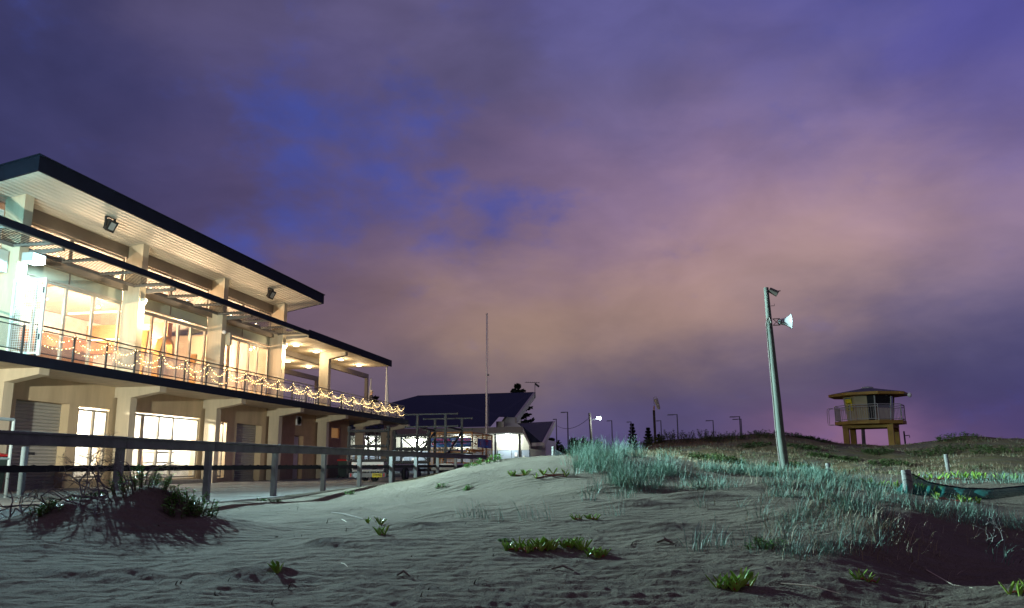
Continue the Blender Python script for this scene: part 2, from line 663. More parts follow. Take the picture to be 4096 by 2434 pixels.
SURV_XYZ = [(-8.3,9,-.03),(-8.3,11.5,-.03),(-8.3,14,0.0),(-8.3,17,0.0),(-8.3,20,.05),(-8.3,24,.12),(-8.3,28,.3),(-8.2,33,.5),(-8.2,38,.4),(-7.2,12.5,.03),(-7.2,16.5,.02),(-8.3,6,.0),(-8.3,3,-.05),
 (-4,2.5,-.1),(0,2.2,-.1),(3,2.5,-.2),(6,3.5,-.25),(-8.5,45,.0),(-8,60,.0),(-4,60,.3),(4,62,.9),(12,60,1.4),(22,56,1.4),(24,45,1.5),(18,30,.7),(14,20,.4),(11,13,.3),(9,8,-.1),(-3,45,.6),(-6,40,.3),(0,90,.2),(20,95,.4),(-12,100,0),(40,80,.6),(40,40,1),(25,18,.3)]
pts = []
for xv, yv, Y in SURV:
    p = at(xv, yv, Y=Y)
    pts.append((p.x, p.y, p.z))
pts += SURV_XYZ
pts = np.array(pts)


def warpc(x, y):
    r = np.hypot(x, y)
    return np.stack([np.log(r) * 1.35, np.arctan2(x, y) * 1.6], -1)


def _tps(r2):
    return 0.5 * r2 * np.log(r2 + 1e-9)


PC = warpc(pts[:, 0], pts[:, 1])
nP = len(pts)
D2 = ((PC[:, None] - PC[None]) ** 2).sum(-1)
A = np.zeros((nP + 3, nP + 3))
A[:nP, :nP] = _tps(D2) + 2e-4 * np.eye(nP)
A[:nP, nP] = 1
A[:nP, nP + 1:] = PC
A[nP:, :nP] = A[:nP, nP:].T
COEF = np.linalg.solve(A, np.concatenate([pts[:, 2], np.zeros(3)]))


def bump_at(x, y, cx, cy, sx, sy, h, rot=0.0):
    c, s = math.cos(rot), math.sin(rot)
    u, v = (x - cx) * c + (y - cy) * s, -(x - cx) * s + (y - cy) * c
    return h * np.exp(-(u / sx) ** 2 - (v / sy) ** 2)


HUMPS = []  # small wind-blown humps (x, y, sx, sy, h)
for xv, yv, Y, sx, sy, h in [(790,1330,6.2,.16,.10,.035),(1000,1290,7.3,.45,.14,.05),(1190,1165,13.5,.9,.5,.10),(1090,1180,14,.7,.5,.08),(1560,1240,8.6,.55,.2,.08),(1700,1225,9.2,.5,.2,.09),(1330,1345,5.9,.45,.12,.04),(1500,1185,11,.8,.35,.10),(1330,1165,12.8,.6,.3,.09),(2000,1270,7.3,.4,.2,.07),(2120,1350,5.8,.5,.18,.06),(1640,1400,4.9,.3,.15,.03),(640,1390,4.8,.3,.12,.05),(1100,1255,8.9,.5,.18,.05),(1850,1260,7.8,.4,.2,.06),(120,1360,5.6,.5,.15,.05),(300,1420,4.7,.8,.15,.04),(1560,1300,6.9,.5,.25,.06),(1350,1240,9,.7,.3,.07),(900,1330,6.2,.5,.2,.05),(1900,1195,11,.8,.3,.1),(2060,1180,12.6,.7,.35,.1)]:
    p = at(xv, yv, Y=Y)
    HUMPS.append((p.x, p.y, sx, sy, h))
MOUND = at(312, 1205, Y=7.5)


def height(x, y):
    x = np.asarray(x, float)
    y = np.asarray(y, float)
    q = warpc(x, y).reshape(-1, 2)
    out = np.empty(len(q))
    for i in range(0, len(q), 20000):
        qq = q[i:i + 20000]
        d2 = ((qq[:, None] - PC[None]) ** 2).sum(-1)
        out[i:i + 20000] = _tps(d2) @ COEF[:nP] + COEF[nP] + qq @ COEF[nP + 1:]
    z = out.reshape(x.shape)
    z = np.clip(z, -0.35, 3.2)
    r = np.hypot(x, y)
    # beyond the surveyed dunes the land settles to flat
    t = np.clip((r - 62) / 40, 0, 1)
    z = z * (1 - t) + 0.05 * t
    # scrub mound by the fence, low humps, wind texture
    z = z + bump_at(x, y, MOUND.x, MOUND.y, 1.10, .92, .31, .2) + bump_at(x, y, MOUND.x + .2, MOUND.y + .02, .50, .36, .12) + bump_at(x, y, MOUND.x, MOUND.y, 1.3, 1.1, 1.0) * .09 * fbm(x * 2.6, y * 2.6, 4, 61)
    for hx, hy, sx, sy, h in HUMPS:
        z = z + bump_at(x, y, hx, hy, sx, sy, h)
    k = np.clip(r / 12, 0.55, 1.6)
    dune = np.clip((x + 8.4) / 3.5, 0, 1) ** 1.3
    z = z + dune * (0.075 * k * fbm(x * .55, y * .55, 4, 3) + 0.046 * np.clip(fbm(x * 1.2, y * 1.9, 2, 11), -.12, .7) + 0.006 * np.clip(1.4 - r / 14, 0, 1) * np.clip(fbm(x * 6, y * 7, 2, 17), -.5, .5))
    cl = np.clip(fbm(x * 11, y * 14, 3, 71) - .20, 0, .5)
    z = z + dune * np.clip(1.3 - r / 14, 0, 1) * (0.018 * cl + 0.007 * np.clip(fbm(x * 10, y * 13, 3, 97), -.3, .6) + 0.005 * fbm(x * 27, y * 27, 2, 99) - 0.006 * np.clip(fbm(x * 4.0, y * 6.0, 3, 83) - .30, 0, .5))
    far = np.clip((r - 20) / 15, 0, 1)
    z = z + dune * far * (0.17 * fbm(x * .28, y * .28, 3, 21) + .08 * fbm(x * .9, y * .9, 2, 23))
    # under the paving west of the fence
    w = np.clip((-8.45 - x) / 0.6, 0, 1)
    return z * (1 - w) + (-0.15) * w


rad = np.concatenate([np.exp(np.linspace(math.log(1.4), math.log(2.8), 30, endpoint=False)), np.exp(np.linspace(math.log(2.8), math.log(15), 400, endpoint=False)), np.exp(np.linspace(math.log(15), math.log(60), 130, endpoint=False)), np.exp(np.linspace(math.log(60), math.log(420), 50))])
NR, NT = len(rad), 1000
th = np.linspace(-math.radians(78), math.radians(78), NT)
RR, TT = np.meshgrid(rad, th, indexing='ij')
GX, GY = RR * np.sin(TT), RR * np.cos(TT)
GZ = height(GX, GY)
# fine wind ripples where the mesh is dense enough
near = np.clip((9 - RR) / 4, 0, 1)
GZ = GZ + near * 0.005 * np.sin((GY * 0.97 + GX * 0.22 + 0.35 * fbm(GX * .8, GY * .8, 2, 31)) * 2 * PI / 0.17)


def hz(x, y):
    """terrain height by lookup on the built grid"""
    x = np.asarray(x, float)
    y = np.asarray(y, float)
    r = np.clip(np.hypot(x, y), rad[0] * 1.001, rad[-1] * .999)
    t = np.clip(np.arctan2(x, y), th[0] * .999, th[-1] * .999)
    fi = np.interp(r, rad, np.arange(NR))
    fi = np.clip(fi, 0, NR - 1.001)
    fj = (t - th[0]) / (th[-1] - th[0]) * (NT - 1)
    i, j = fi.astype(int), fj.astype(int)
    a, b = fi - i, fj - j
    return (GZ[i, j] * (1 - a) + GZ[i + 1, j] * a) * (1 - b) + (GZ[i, j + 1] * (1 - a) + GZ[i + 1, j + 1] * a) * b


def ground_at(xv, yv):
    """where a photo reading falls on the dune (ray against terrain)"""
    xv, yv = np.atleast_1d(np.asarray(xv, float)), np.atleast_1d(np.asarray(yv, float))
    d = RT[None] * ((xv * 1.6404 - CX) / F)[:, None] - UP[None] * ((yv * 1.6404 - CY) / F)[:, None] + FW[None]
    t = np.exp(np.linspace(math.log(2.6), math.log(75), 900))
    px_, py_, pz_ = d[:, 0:1] * t, d[:, 1:2] * t, HC + d[:, 2:3] * t
    below = pz_ < hz(px_, py_)
    hit = below.argmax(1)
    ok = below.any(1)
    k = np.arange(len(xv))
    x, y = px_[k, hit], py_[k, hit]
    return np.stack([x, y, hz(x, y)], -1), ok


def G(xv, yv):
    p, ok = ground_at([xv], [yv])
    return Vector(p[0])


idx = np.arange(NR * NT).reshape(NR, NT)
quads = np.stack([idx[:-1, :-1], idx[:-1, 1:], idx[1:, 1:], idx[1:, :-1]], -1).reshape(-1, 4)[:, ::-1]
me = bpy.data.meshes.new('sand_dune')
me.vertices.add(NR * NT)
me.vertices.foreach_set('co', np.stack([GX, GY, GZ], -1).reshape(-1))
me.loops.add(len(quads) * 4)
me.loops.foreach_set('vertex_index', quads.reshape(-1))
me.polygons.add(len(quads))
me.polygons.foreach_set('loop_start', np.arange(len(quads)) * 4)
me.polygons.foreach_set('loop_total', np.full(len(quads), 4))
me.polygons.foreach_set('use_smooth', np.ones(len(quads), bool))
me.update(calc_edges=True)
sand = bpy.data.objects.new('sand_dune', me)
C.objects.link(sand)
tag(sand, kind='structure')


def sand_material():
    m = bpy.data.materials.new('sand')
    m.use_nodes = True
    n, l = m.node_tree.nodes, m.node_tree.links
    b = n['Principled BSDF']
    b.inputs['Roughness'].default_value = 0.95
    b.inputs['Specular IOR Level'].default_value = 0.1
    t = n.new('ShaderNodeTexCoord')
    ob = t.outputs['Object']

    def noise(scale, detail=4, rough=.6, st=None):
        nn = n.new('ShaderNodeTexNoise')
        nn.inputs['Scale'].default_value = scale
        nn.inputs['Detail'].default_value = detail
        nn.inputs['Roughness'].default_value = rough
        if st:
            mp_ = n.new('ShaderNodeMapping')
            mp_.inputs['Scale'].default_value = st
            l.new(ob, mp_.inputs[0])
            l.new(mp_.outputs[0], nn.inputs['Vector'])
        else:
            l.new(ob, nn.inputs['Vector'])
        return nn.outputs['Fac']

    def rng_(v, a, b_, c=0.0, d=1.0):
        r = n.new('ShaderNodeMapRange')
        r.inputs['From Min'].default_value = a
        r.inputs['From Max'].default_value = b_
        r.inputs['To Min'].default_value = c
        r.inputs['To Max'].default_value = d
        l.new(v, r.inputs['Value'])
        return r.outputs[0]

    def mixc(f, a, b_):
        x = n.new('ShaderNodeMix')
        x.data_type = 'RGBA'
        l.new(f, x.inputs['Factor'])
        for k, v in (('A', a), ('B', b_)):
            if isinstance(v, tuple):
                x.inputs[k].default_value = v + (1,)
            else:
                l.new(v, x.inputs[k])
        return x.outputs['Result']

    col = mixc(rng_(noise(1.1, 6), .3, .7), (.165, .141, .103), (.245, .208, .152))
    col = mixc(rng_(noise(160, 2, .7), .30, .72), (.085, .07, .052), col)           # single coarse grains
    col = mixc(rng_(noise(13, 5, .7), .66, .74), col, (.10, .085, .065))            # scattered dry bits of weed
    # stabilised back dune: leaf litter, root mat and low weed over the sand
    sp = n.new('ShaderNodeSeparateXYZ')
    l.new(ob, sp.inputs[0])
    far = rng_(sp.outputs[1], 17, 27)
    patch = rng_(noise(.55, 6, .65), .34, .52)
    mm = n.new('ShaderNodeMath')
    mm.operation = 'MULTIPLY'
    l.new(far, mm.inputs[0])
    l.new(patch, mm.inputs[1])
    weed = mixc(rng_(noise(2.4, 6, .7), .35, .65), (.17, .12, .065), (.10, .10, .04))
    col = mixc(mm.outputs[0], col, weed)
    l.new(col, b.inputs['Base Color'])

    def bumpn(h, st, dist, prev=None):
        bp = n.new('ShaderNodeBump')
        bp.inputs['Strength'].default_value = st
        bp.inputs['Distance'].default_value = dist
        l.new(h, bp.inputs['Height'])
        if prev is not None:
            l.new(prev, bp.inputs['Normal'])
        return bp.outputs[0]

    wv = n.new('ShaderNodeTexWave')
    wv.bands_direction = 'Y'
    wv.inputs['Scale'].default_value = 2.1
    wv.inputs['Distortion'].default_value = 5.0
    wv.inputs['Detail'].default_value = 3
    wv.inputs['Detail Scale'].default_value = 1.1
    mw = n.new('ShaderNodeMapping')
    mw.inputs['Rotation'].default_value = (0, 0, -.22)
    l.new(ob, mw.inputs[0])
    l.new(mw.outputs[0], wv.inputs['Vector'])
    nrm = bumpn(wv.outputs['Fac'], .9, .020)
    nrm = bumpn(noise(9, 6, .65), .7, .05, nrm)
    nrm = bumpn(noise(17, 4, .7), .8, .030, nrm)
    nrm = bumpn(noise(30, 4, .7), .9, .022, nrm)
    nrm = bumpn(noise(95, 2, .7), .7, .008, nrm)
    l.new(nrm, b.inputs['Normal'])
    return m


sand.data.materials.append(sand_material())

# paved apron between fence and clubhouse, and the flat land beyond everything
pav = MB().box(-75, -8.1, -12, 48, -0.2, 0.0).build('paving', mat('concrete paving', (.29, .275, .25), .8, var=.18, scale=.6, bump=.25, bscale=25), None)
tag(pav, kind='structure')
jm = MB()
for k in range(12):
    jm.box(-19.0, -8.45, 4.5 + 3.9 * k, 4.515 + 3.9 * k, .001, .004)
jm.box(-13.6, -13.585, 2, 47, .005, .008)
tag(jm.build('paving_joint', mat('paving joint', (.07, .068, .065), .9)), kind='structure')
road = MB().box(-75, -8.1, 48, 130, -0.2, -0.004).build('driveway', mat('driveway asphalt', (.06, .06, .062), .85, var=.2, scale=1.5, bump=.3, bscale=60))
tag(road, kind='structure')
gm = MB()
gm.add([(-3000, -3000, -.42), (3000, -3000, -.42), (3000, 3000, -.42), (-3000, 3000, -.42)], [(0, 1, 2, 3)])
tag(gm.build('ground', mat('flat land', (.05, .05, .04), .95, var=.3, scale=.05)), kind='structure')


# ================================================================== CLUBHOUSE
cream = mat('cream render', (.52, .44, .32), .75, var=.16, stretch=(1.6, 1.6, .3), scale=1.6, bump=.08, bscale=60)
tan = mat('tan render', (.54, .41, .26), .8, var=.15, stretch=(1, 1.6, .35), scale=1.0, bump=.12, bscale=70)
brickred = mat('pink brown brick', (.38, .25, .15), .85, var=.12, scale=3.0, bump=.2, bscale=30)
navy = mat('navy steel fascia', (.007, .010, .020), .7, var=.2, scale=2, spec=.12)
beamc = mat('grey brown beam', (.21, .175, .14), .6, var=.06)
alum = mat('aluminium frame', (.50, .45, .37), .45, metal=.2, var=.05)
white = mat('white paint', (.78, .77, .73), .6, var=.04)
dark = mat('dark grey metal', (.045, .047, .05), .45, metal=.4)
frost = mat('frosted panel', (.46, .47, .37), .35, var=.05)
shut = mat('roller shutter steel', (.36, .34, .30), .5, metal=.1, var=.06)
glass = see_through('window glass', (.8, .85, .85), .03, .02, .10)
railglass = see_through('balustrade glass', (.75, .72, .66), .10, .05, .10, weave=.05)
timber = mat('orange timber lining', (.56, .27, .12), .5, var=.25, scale=2.0, stretch=(1, .15, 8))
soffit_m = bpy.data.materials.new('ribbed soffit')
soffit_m.use_nodes = True
_n, _l = soffit_m.node_tree.nodes, soffit_m.node_tree.links
_b = _n['Principled BSDF']
_b.inputs['Base Color'].default_value = (.52, .49, .43, 1)
_b.inputs['Roughness'].default_value = .5
_t = _n.new('ShaderNodeTexCoord')
_w = _n.new('ShaderNodeTexWave')
_w.bands_direction = 'X'
_w.wave_profile = 'SIN'
_w.inputs['Scale'].default_value = 1.95
_l.new(_t.outputs['Object'], _w.inputs['Vector'])
_bp = _n.new('ShaderNodeBump')
_bp.inputs['Strength'].default_value = .8
_bp.inputs['Distance'].default_value = .03
_l.new(_w.outputs['Fac'], _bp.inputs['Height'])
_l.new(_bp.outputs[0], _b.inputs['Normal'])

XF, XG, XW, XB = -18.75, -19.46, -19.4, -17.5   # fin face, upper glazing, lower wall, balcony edge
FIN = [20.26 + 5.72 * k for k in range(4)]
clubhouse = thing('clubhouse', 'two storey cream surf club with glowing windows, fairy lit balcony and skillion roof', 'building', (-19, 30, 0))
B = clubhouse


def wall_holes(mb, x0, x1, y0, y1, z0, z1, holes):
    ys = sorted({y0, y1, *[h[0] for h in holes], *[h[1] for h in holes]})
    for a, b in zip(ys[:-1], ys[1:]):
        hs = sorted([(h[2], h[3]) for h in holes if h[0] <= a + 1e-6 and h[1] >= b - 1e-6])
        z = z0
        for ha, hb in hs:
            if ha > z + 1e-4:
                mb.box(x0, x1, a, b, z, ha)
            z = hb
        if z < z1 - 1e-4:
            mb.box(x0, x1, a, b, z, z1)


# --- ground floor walls
m = MB()
wall_holes(m, XW - .35, XW, 12.0, 37.4, 0, 3.48, [(21.5, 23.78, 0, 2.72), (24.22, 25.76, .28, 2.70), (26.98, 31.52, .22, 2.70), (32.5, 33.72, .2, 2.64), (34.6, 36.97, 0, 2.63)])
m.build('wall', tan, B)
m = MB()
wall_holes(m, XW - .35, XW, 37.4, 48.2, 0, 3.48, [(40.56, 41.69, 0, 2.28), (45.4, 46.62, 2.3, 2.9)])
m.build('wall', brickred, B, label='pinkish brown lower wall at the far end')
MB().box(-26, XW - .35, 48.0, 48.2, 0, 3.48).build('wall', brickred, B)
MB().box(XW, -18.95, 26.4, 31.78, 0, .16).build('step', mat('concrete step', (.4, .38, .33), .8), B)
MB().box(XW, XW + .015, 31.9, 37.36, 2.62, 2.66).build('ledge', tan, B)


def glazing(y0, y1, z0, z1, mull, x, transom=None, name='window', fw=.07, dd=.08, material=alum):
    """a framed window: frame mesh, its pane a sub-part"""
    f = MB()
    f.box(x - dd, x, y0, y1, z1 - fw, z1)
    f.box(x - dd, x, y0, y1, z0, z0 + fw)
    f.box(x - dd, x, y0, y0 + fw, z0 + fw, z1 - fw)
    f.box(x - dd, x, y1 - fw, y1, z0 + fw, z1 - fw)
    for mm in mull:
        w = .1
        f.box(x - dd - .004, x + .004, mm - w / 2, mm + w / 2, z0 + fw, z1 - fw)
    if transom:
        f.box(x - dd + .006, x - .006, y0 + fw, y1 - fw, transom - .04, transom + .04)
    fo = f.build(name, material, B)
    MB().box(x - dd * .55, x - dd * .45, y0 + fw * .9, y1 - fw * .9, z0 + fw * .9, z1 - fw * .9).build('pane', glass, fo)
    return fo


def shutter(y0, y1, z1, x, lock=True):
    s = MB()
    z, k = .02, 0
    while z < z1:
        s.prism([(x, y0, z), (x + .028, y0, z + .03), (x + .028, y0, z + .085), (x, y0, z + .105)], (0, y1 - y0, 0))
        z += .108
    so = s.build('roller_shutter', shut, B)
    MB().box(x + .03, x + .06, y0, y1, .0, .09).build('bottom_rail', shut, so)
    if lock:
        MB().box(x + .03, x + .05, (y0 + y1) / 2 - .16, (y0 + y1) / 2 + .16, 1.06, 1.14).build('slot', dark, so)


shutter(21.5, 23.78, 2.72, XW - .33)
shutter(34.6, 36.97, 2.63, XW - .33, False)
glazing(24.24, 25.74, .3, 2.62, [25.07], XW - .05)
glazing(27.0, 31.5, .24, 2.64, [27.8, 28.78, 29.72], XW - .05)
glazing(32.6, 33.6, .22, 2.6, [33.1], XW - .08)
d = MB().box(XW - .25, XW - .2, 40.58, 41.5, .02, 2.24)
do = d.build('door', mat('pale door', (.62, .56, .48), .5), B)
MB().ball((XW - .17, 40.7, 1.05), .04).build('handle', dark, do)
w = MB()
w.box(XW - .02, XW + .03, 45.38, 46.64, 2.26, 2.31)
w.box(XW - .02, XW + .03, 45.38, 46.64, 2.89, 2.94)
wo = w.build('window', mat('tan frame', (.5, .38, .25), .6), B, label='small barred window glowing warm')
MB().box(XW - .12, XW - .1, 45.4, 46.62, 2.31, 2.89).build('pane', glow('warm blind', (1, .55, .22), .75), wo)
bars = MB()
for k in range(9):
    bars.box(XW - .03, XW, 45.45 + .135 * k, 45.49 + .135 * k, 2.31, 2.89)
bars.build('bars', mat('tan bars', (.35, .24, .14), .6), wo)
# vent fan
vt = MB().box(XW, XW + .05, 40.66, 41.24, 2.82, 3.32).build('exhaust_vent', white, B)
MB().lathe([(0, 0), (.22, 0), (.2, .04)], 20, (XW + .05, 40.95, 3.07), (1, 0, 0)).build('fan', dark, vt)

# --- ground floor columns, haunched beams, slab
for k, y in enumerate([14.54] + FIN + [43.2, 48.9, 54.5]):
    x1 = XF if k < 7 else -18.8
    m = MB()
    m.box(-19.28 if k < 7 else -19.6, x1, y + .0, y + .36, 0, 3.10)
    co = m.build('column', cream if k < 6 else mat('brown column', (.40, .31, .23), .8), B)  # the columns at the far end are a plain brown
    m = MB()
    m.prism([(-19.39, y - .02, 3.10), (XF + .02, y - .02, 3.10), (-17.62, y - .02, 3.29), (-17.62, y - .02, 3.478), (-19.39, y - .02, 3.478)], (0, .40, 0))
    m.build('bracket', cream, B)
m = MB()
m.box(XW - .6, XB, 12, 54.0, 3.48, 3.72)
m.box(-27, XW - .6, 37.9, 54.0, 3.5, 3.72)
m.build('balcony_slab', cream, B)
m = MB()
m.box(XB, XB + .06, 12, 54.06, 3.46, 3.76)
m.box(-27, XB, 54.0, 54.06, 3.46, 3.76)
m.build('balcony_fascia', navy, B)

# --- balustrade
balu = MB()
RY = [12.4, 13.9, 15.4, 16.9, 18.4, 19.45]
balu_posts = [19.95, 21.46, 22.94, 24.38, 25.84, 27.3, 28.78, 30.25, 31.76, 33.26, 34.77, 36.27, 37.82, 39.34, 40.86, 42.38, 43.95, 45.5, 47.05, 48.6, 50.2, 51.75, 53.3]
rails = MB()
XR = -17.56
for a, b in ((12.2, 19.62), (19.85, 53.35)):
    rails.tube((XR, a, 4.67), (XR, b, 4.67), .026, n=8)
rails.tube((XR, 53.35, 4.67), (-26.5, 53.35, 4.67), .026, n=8)
bo = rails.build('balustrade', mat('dark handrail', (.10, .09, .075), .35, metal=.5), B)
for seq in (RY, balu_posts):
    for i, y in enumerate(seq):
        p = MB().box(XR - .025, XR + .025, y - .025, y + .025, 3.72, 4.58)
        p.tube((XR, y, 4.58), (XR, y, 4.65), .008, n=5)
        p.build('post', dark, bo)
        if i + 1 < len(seq):
            y2 = seq[i + 1]
            MB().box(XR - .012, XR + .012, y + .025, y2 - .025, 4.52, 4.545).build('glass_clamp', dark, bo)
            MB().box(XR - .012, XR + .012, y + .025, y2 - .025, 3.86, 3.885).build('glass_clamp', dark, bo)
            MB().box(XR - .005, XR + .005, y + .04, y2 - .04, 3.885, 4.52).build('glass_panel', railglass, bo)
for i in range(4):
    x = XR - 1.9 * (i + 1)
    MB().box(x - .025, x + .025, 53.325, 53.375, 3.72, 4.6).build('post', dark, bo)
    MB().box(x + .04, x + 1.86, 53.345, 53.355, 3.885, 4.52).build('glass_panel', railglass, bo)

# --- upper storey fins
m_ = .183


def zs(x):
    return 8.81 + m_ * (x + 18.75)


for k, y in enumerate([14.54] + FIN):
    m = MB()
    m.prism([(-19.43, y, 3.72), (XF, y, 3.72), (XF, y, zs(XF) - .004), (-19.43, y, zs(-19.43) - .004)], (0, .35, 0))
    m.build('column', cream, B)
# left wing wall beyond the first fin
MB().box(XW - .3, XW + .02, 12, 20.2, 3.72, 8.3).build('wall', white, B)
MB().box(XW + .02, XW + .35, 12, 20.2, 6.35, 7.0).build('bulkhead', mat('pale teal bulkhead', (.5, .52, .48), .6), B)
MB().box(-27, -19.44, 37.45, 37.75, 3.72, 7.3).build('wall', cream, B)

BAYS = [(20.61, 25.98), (26.33, 31.70), (32.05, 37.42)]
for bi, (a, b) in enumerate(BAYS):
    MB().box(XG - .2, XG + .12, a, b, 8.26, 8.70).build('beam', beamc, B)
    MB().box(XG - .2, XG + .22, a, b, 7.03, 7.31).build('beam', beamc, B)
    mid = (a + b) / 2 - .05
    glazing(a, b, 7.315, 8.255, [mid], XG, name='clerestory_window', fw=.05, dd=.06, material=mat('grey frame', (.3, .27, .23), .5))
    fr = MB().box(XG - .06, XG, a, b, 6.66, 7.03).build('transom_panel', frost, B)
    MB().box(XG - .02, XG + .02, mid - .03, mid + .03, 6.66, 7.028).build('joint', beamc, fr)
    MB().box(XG - .1, XG + .05, a, b, 6.60, 6.66).build('head', alum, B)
    if bi == 0:
        glazing(a, b, 3.73, 6.6, [21.9, 23.2, 24.53], XG, fw=.09)
    elif bi == 1:
        glazing(a, b, 3.73, 6.55, [27.0, 27.89, 28.78, 29.65, 30.54], XG, fw=.13)
    else:
        glazing(a, b, 3.73, 6.55, [32.85, 33.63, 34.49, 35.44, 36.29], XG, fw=.13)

# --- louvred sun canopy along the balcony
MB().box(-17.55, -17.49, 12, 37.78, 7.15, 7.37).build('canopy_fascia', navy, B)
grey = mat('grey canopy steel', (.14, .13, .12), .6, spec=.2)
darkgrey = mat('dark louvre blade', (.05, .046, .042), .7, spec=.15)
for y0, y1 in [(12.0, 14.6), (14.9, 20.3)] + [(a - .33, b) for a, b in BAYS]:
    lv = MB()
    lv.box(-19.0, -18.94, y0, y1, 7.14, 7.26)
    lv.box(-17.62, -17.56, y0, y1, 7.14, 7.26)
    for yy in (y0, (y0 + y1) / 2 - .9, (y0 + y1) / 2 + .9, y1 - .08):
        lv.box(-18.94, -17.62, yy, yy + .07, 7.15, 7.25)
    lo = lv.build('louvre_frame', grey, B)
    bl = MB()
    for k in range(9):
        x = -17.76 - .135 * k
        bl.box(x - .016, x + .016, y0 + .08, y1 - .09, 7.20, 7.214)
    bl.build('blades', darkgrey, lo)
for y in [14.54] + FIN:
    MB().prism([(XF, y + .36, 6.98), (-17.6, y + .36, 7.06), (-17.6, y + .36, 7.135), (XF, y + .36, 7.135)], (0, .12, 0)).build('canopy_arm', grey, B)

# --- main roof
m = MB()
m.prism([(-17.45, 19.2, zs(-17.45)), (-17.45, 19.2, 9.42), (-27.2, 19.2, 7.55), (-27.2, 19.2, zs(-27.2))], (0, 19.9, 0))
ro = m.build('roof', soffit_m, B)
m = MB()
m.box(-17.45, -17.40, 19.14, 39.16, 9.03, 9.50)
for y0, y1 in ((19.14, 19.2), (39.1, 39.16)):
    m.prism([(-17.45, y0, zs(-17.45) - .02), (-17.45, y0, 9.50), (-27.2, y0, 7.65), (-27.2, y0, zs(-27.2) - .02)], (0, y1 - y0, 0))
m.build('roof_fascia', navy, ro)
m = MB()
m.prism([(-17.36, 19.08, 9.50), (-17.36, 19.08, 9.53), (-27.2, 19.08, 7.70), (-27.2, 19.08, 7.67)], (0, 20.14, 0))
m.build('roof_sheet', navy, ro)

# --- terrace pavilion at the far end
m = MB()
m.box(-25.2, -17.55, 37.79, 50.34, 7.05, 7.40)
m.box(-25.2, -19.5, 37.76, 37.79, 7.05, 7.4)
po = m.build('terrace_roof', cream, B)
m = MB()
m.box(-17.55, -17.49, 37.80, 50.42, 7.03, 7.44)
m.box(-25.2, -17.55, 50.34, 50.42, 7.06, 7.44)
m.build('terrace_fascia', navy, po)
MB().box(-19.30, XF, 43.15, 43.52, 3.72, 7.05).build('column', cream, B)
MB().prism([(XF, 43.15, 6.66), (-17.75, 43.15, 6.86), (-17.75, 43.15, 7.048), (XF, 43.15, 7.048)], (0, .36, 0)).build('bracket', cream, B)
for x, y0, y1 in ((-20.65, 37.8, 54.35), (-24.7, 37.8, 55.0)):
    g = MB()
    g.box(x - .1, x + .1, y0, y1, 6.74, 7.045)
    g.box(x - .1, x + .1, y1 - .25, y1, 3.72, 6.74)
    g.build('pergola_frame', beamc, B)

# --- interiors (seen through the glass)
inw = mat('interior white', (.82, .78, .72), .7)
red = mat('red brown joinery', (.44, .14, .07), .5, var=.2)
m = MB()
m.box(-26.2, -26.0, 20.3, 37.45, 3.72, 7.3)
m.box(-26.0, XG - .2, 20.2, 20.3, 3.72, 7.3)
m.build('interior_wall', inw, B)
MB().box(-26.2, XG - .22, 20.2, 37.45, 3.60, 3.70).build('interior_floor', mat('timber floor', (.30, .15, .07), .4), B)
MB().prism([(XG - .21, 20.31, zs(XG) - .03), (XG - .21, 20.31, zs(XG) - .06), (-26.0, 20.31, 7.32), (-26.0, 20.31, 7.35)], (0, 17.1, 0)).build('interior_ceiling', inw, B)
MB().box(-24.5, -20.6, 30.6, 30.9, 5.45, 6.7).build('interior_bulkhead', timber, B)
MB().prism([(-20.3, 20.4, 6.9), (-24, 20.4, 6.6), (-24, 20.4, 6.5), (-20.3, 20.4, 6.8)], (0, 3.4, 0)).build('interior_bulkhead', red, B)
MB().box(-25.99, -25.93, 20.35, 33.0, 3.72, 6.35).build('timber_lining', timber, B)
MB().box(-25.9, -23.8, 24.0, 24.3, 3.72, 5.2).build('partition', timber, B)
MB().box(-21.2, -20.6, 22.0, 26.0, 3.72, 4.75).build('counter', timber, B)
for i, (x0, x1, y0, y1, z) in enumerate([(-24.4, -20.7, 30.5, 30.56, 6.02), (-23.5, -20.8, 23.9, 23.98, 6.35), (-23, -20.7, 27.6, 27.66, 6.6)]):
    MB().box(x0, x1, y0, y1, z, z + .06).build('strip_light', glow('strip lamp', (1, .82, .5), 6), B)
m = MB()
m.box(-24.2, -24.0, 20.4, 37.4, 0, 3.45)
for y in (23.95, 26.4, 32.0, 34.2):
    m.box(-24.0, XW - .4, y, y + .15, 0, 3.45)
m.box(-24.0, XW - .4, 20.4, 37.4, 3.40, 3.47)
m.build('interior_wall', inw, B)

for y in (21.6, 24.4, 27.8, 30.0, 33.6, 36.0):
    lamp('POINT', (-21.9, y, 6.2), 720, (1, .70, .43), .15)
for y in (25.1, 28.2, 30.4, 33.0):
    lamp('POINT', (-20.9, y, 2.9), 1200, (1, .93, .76), .12)

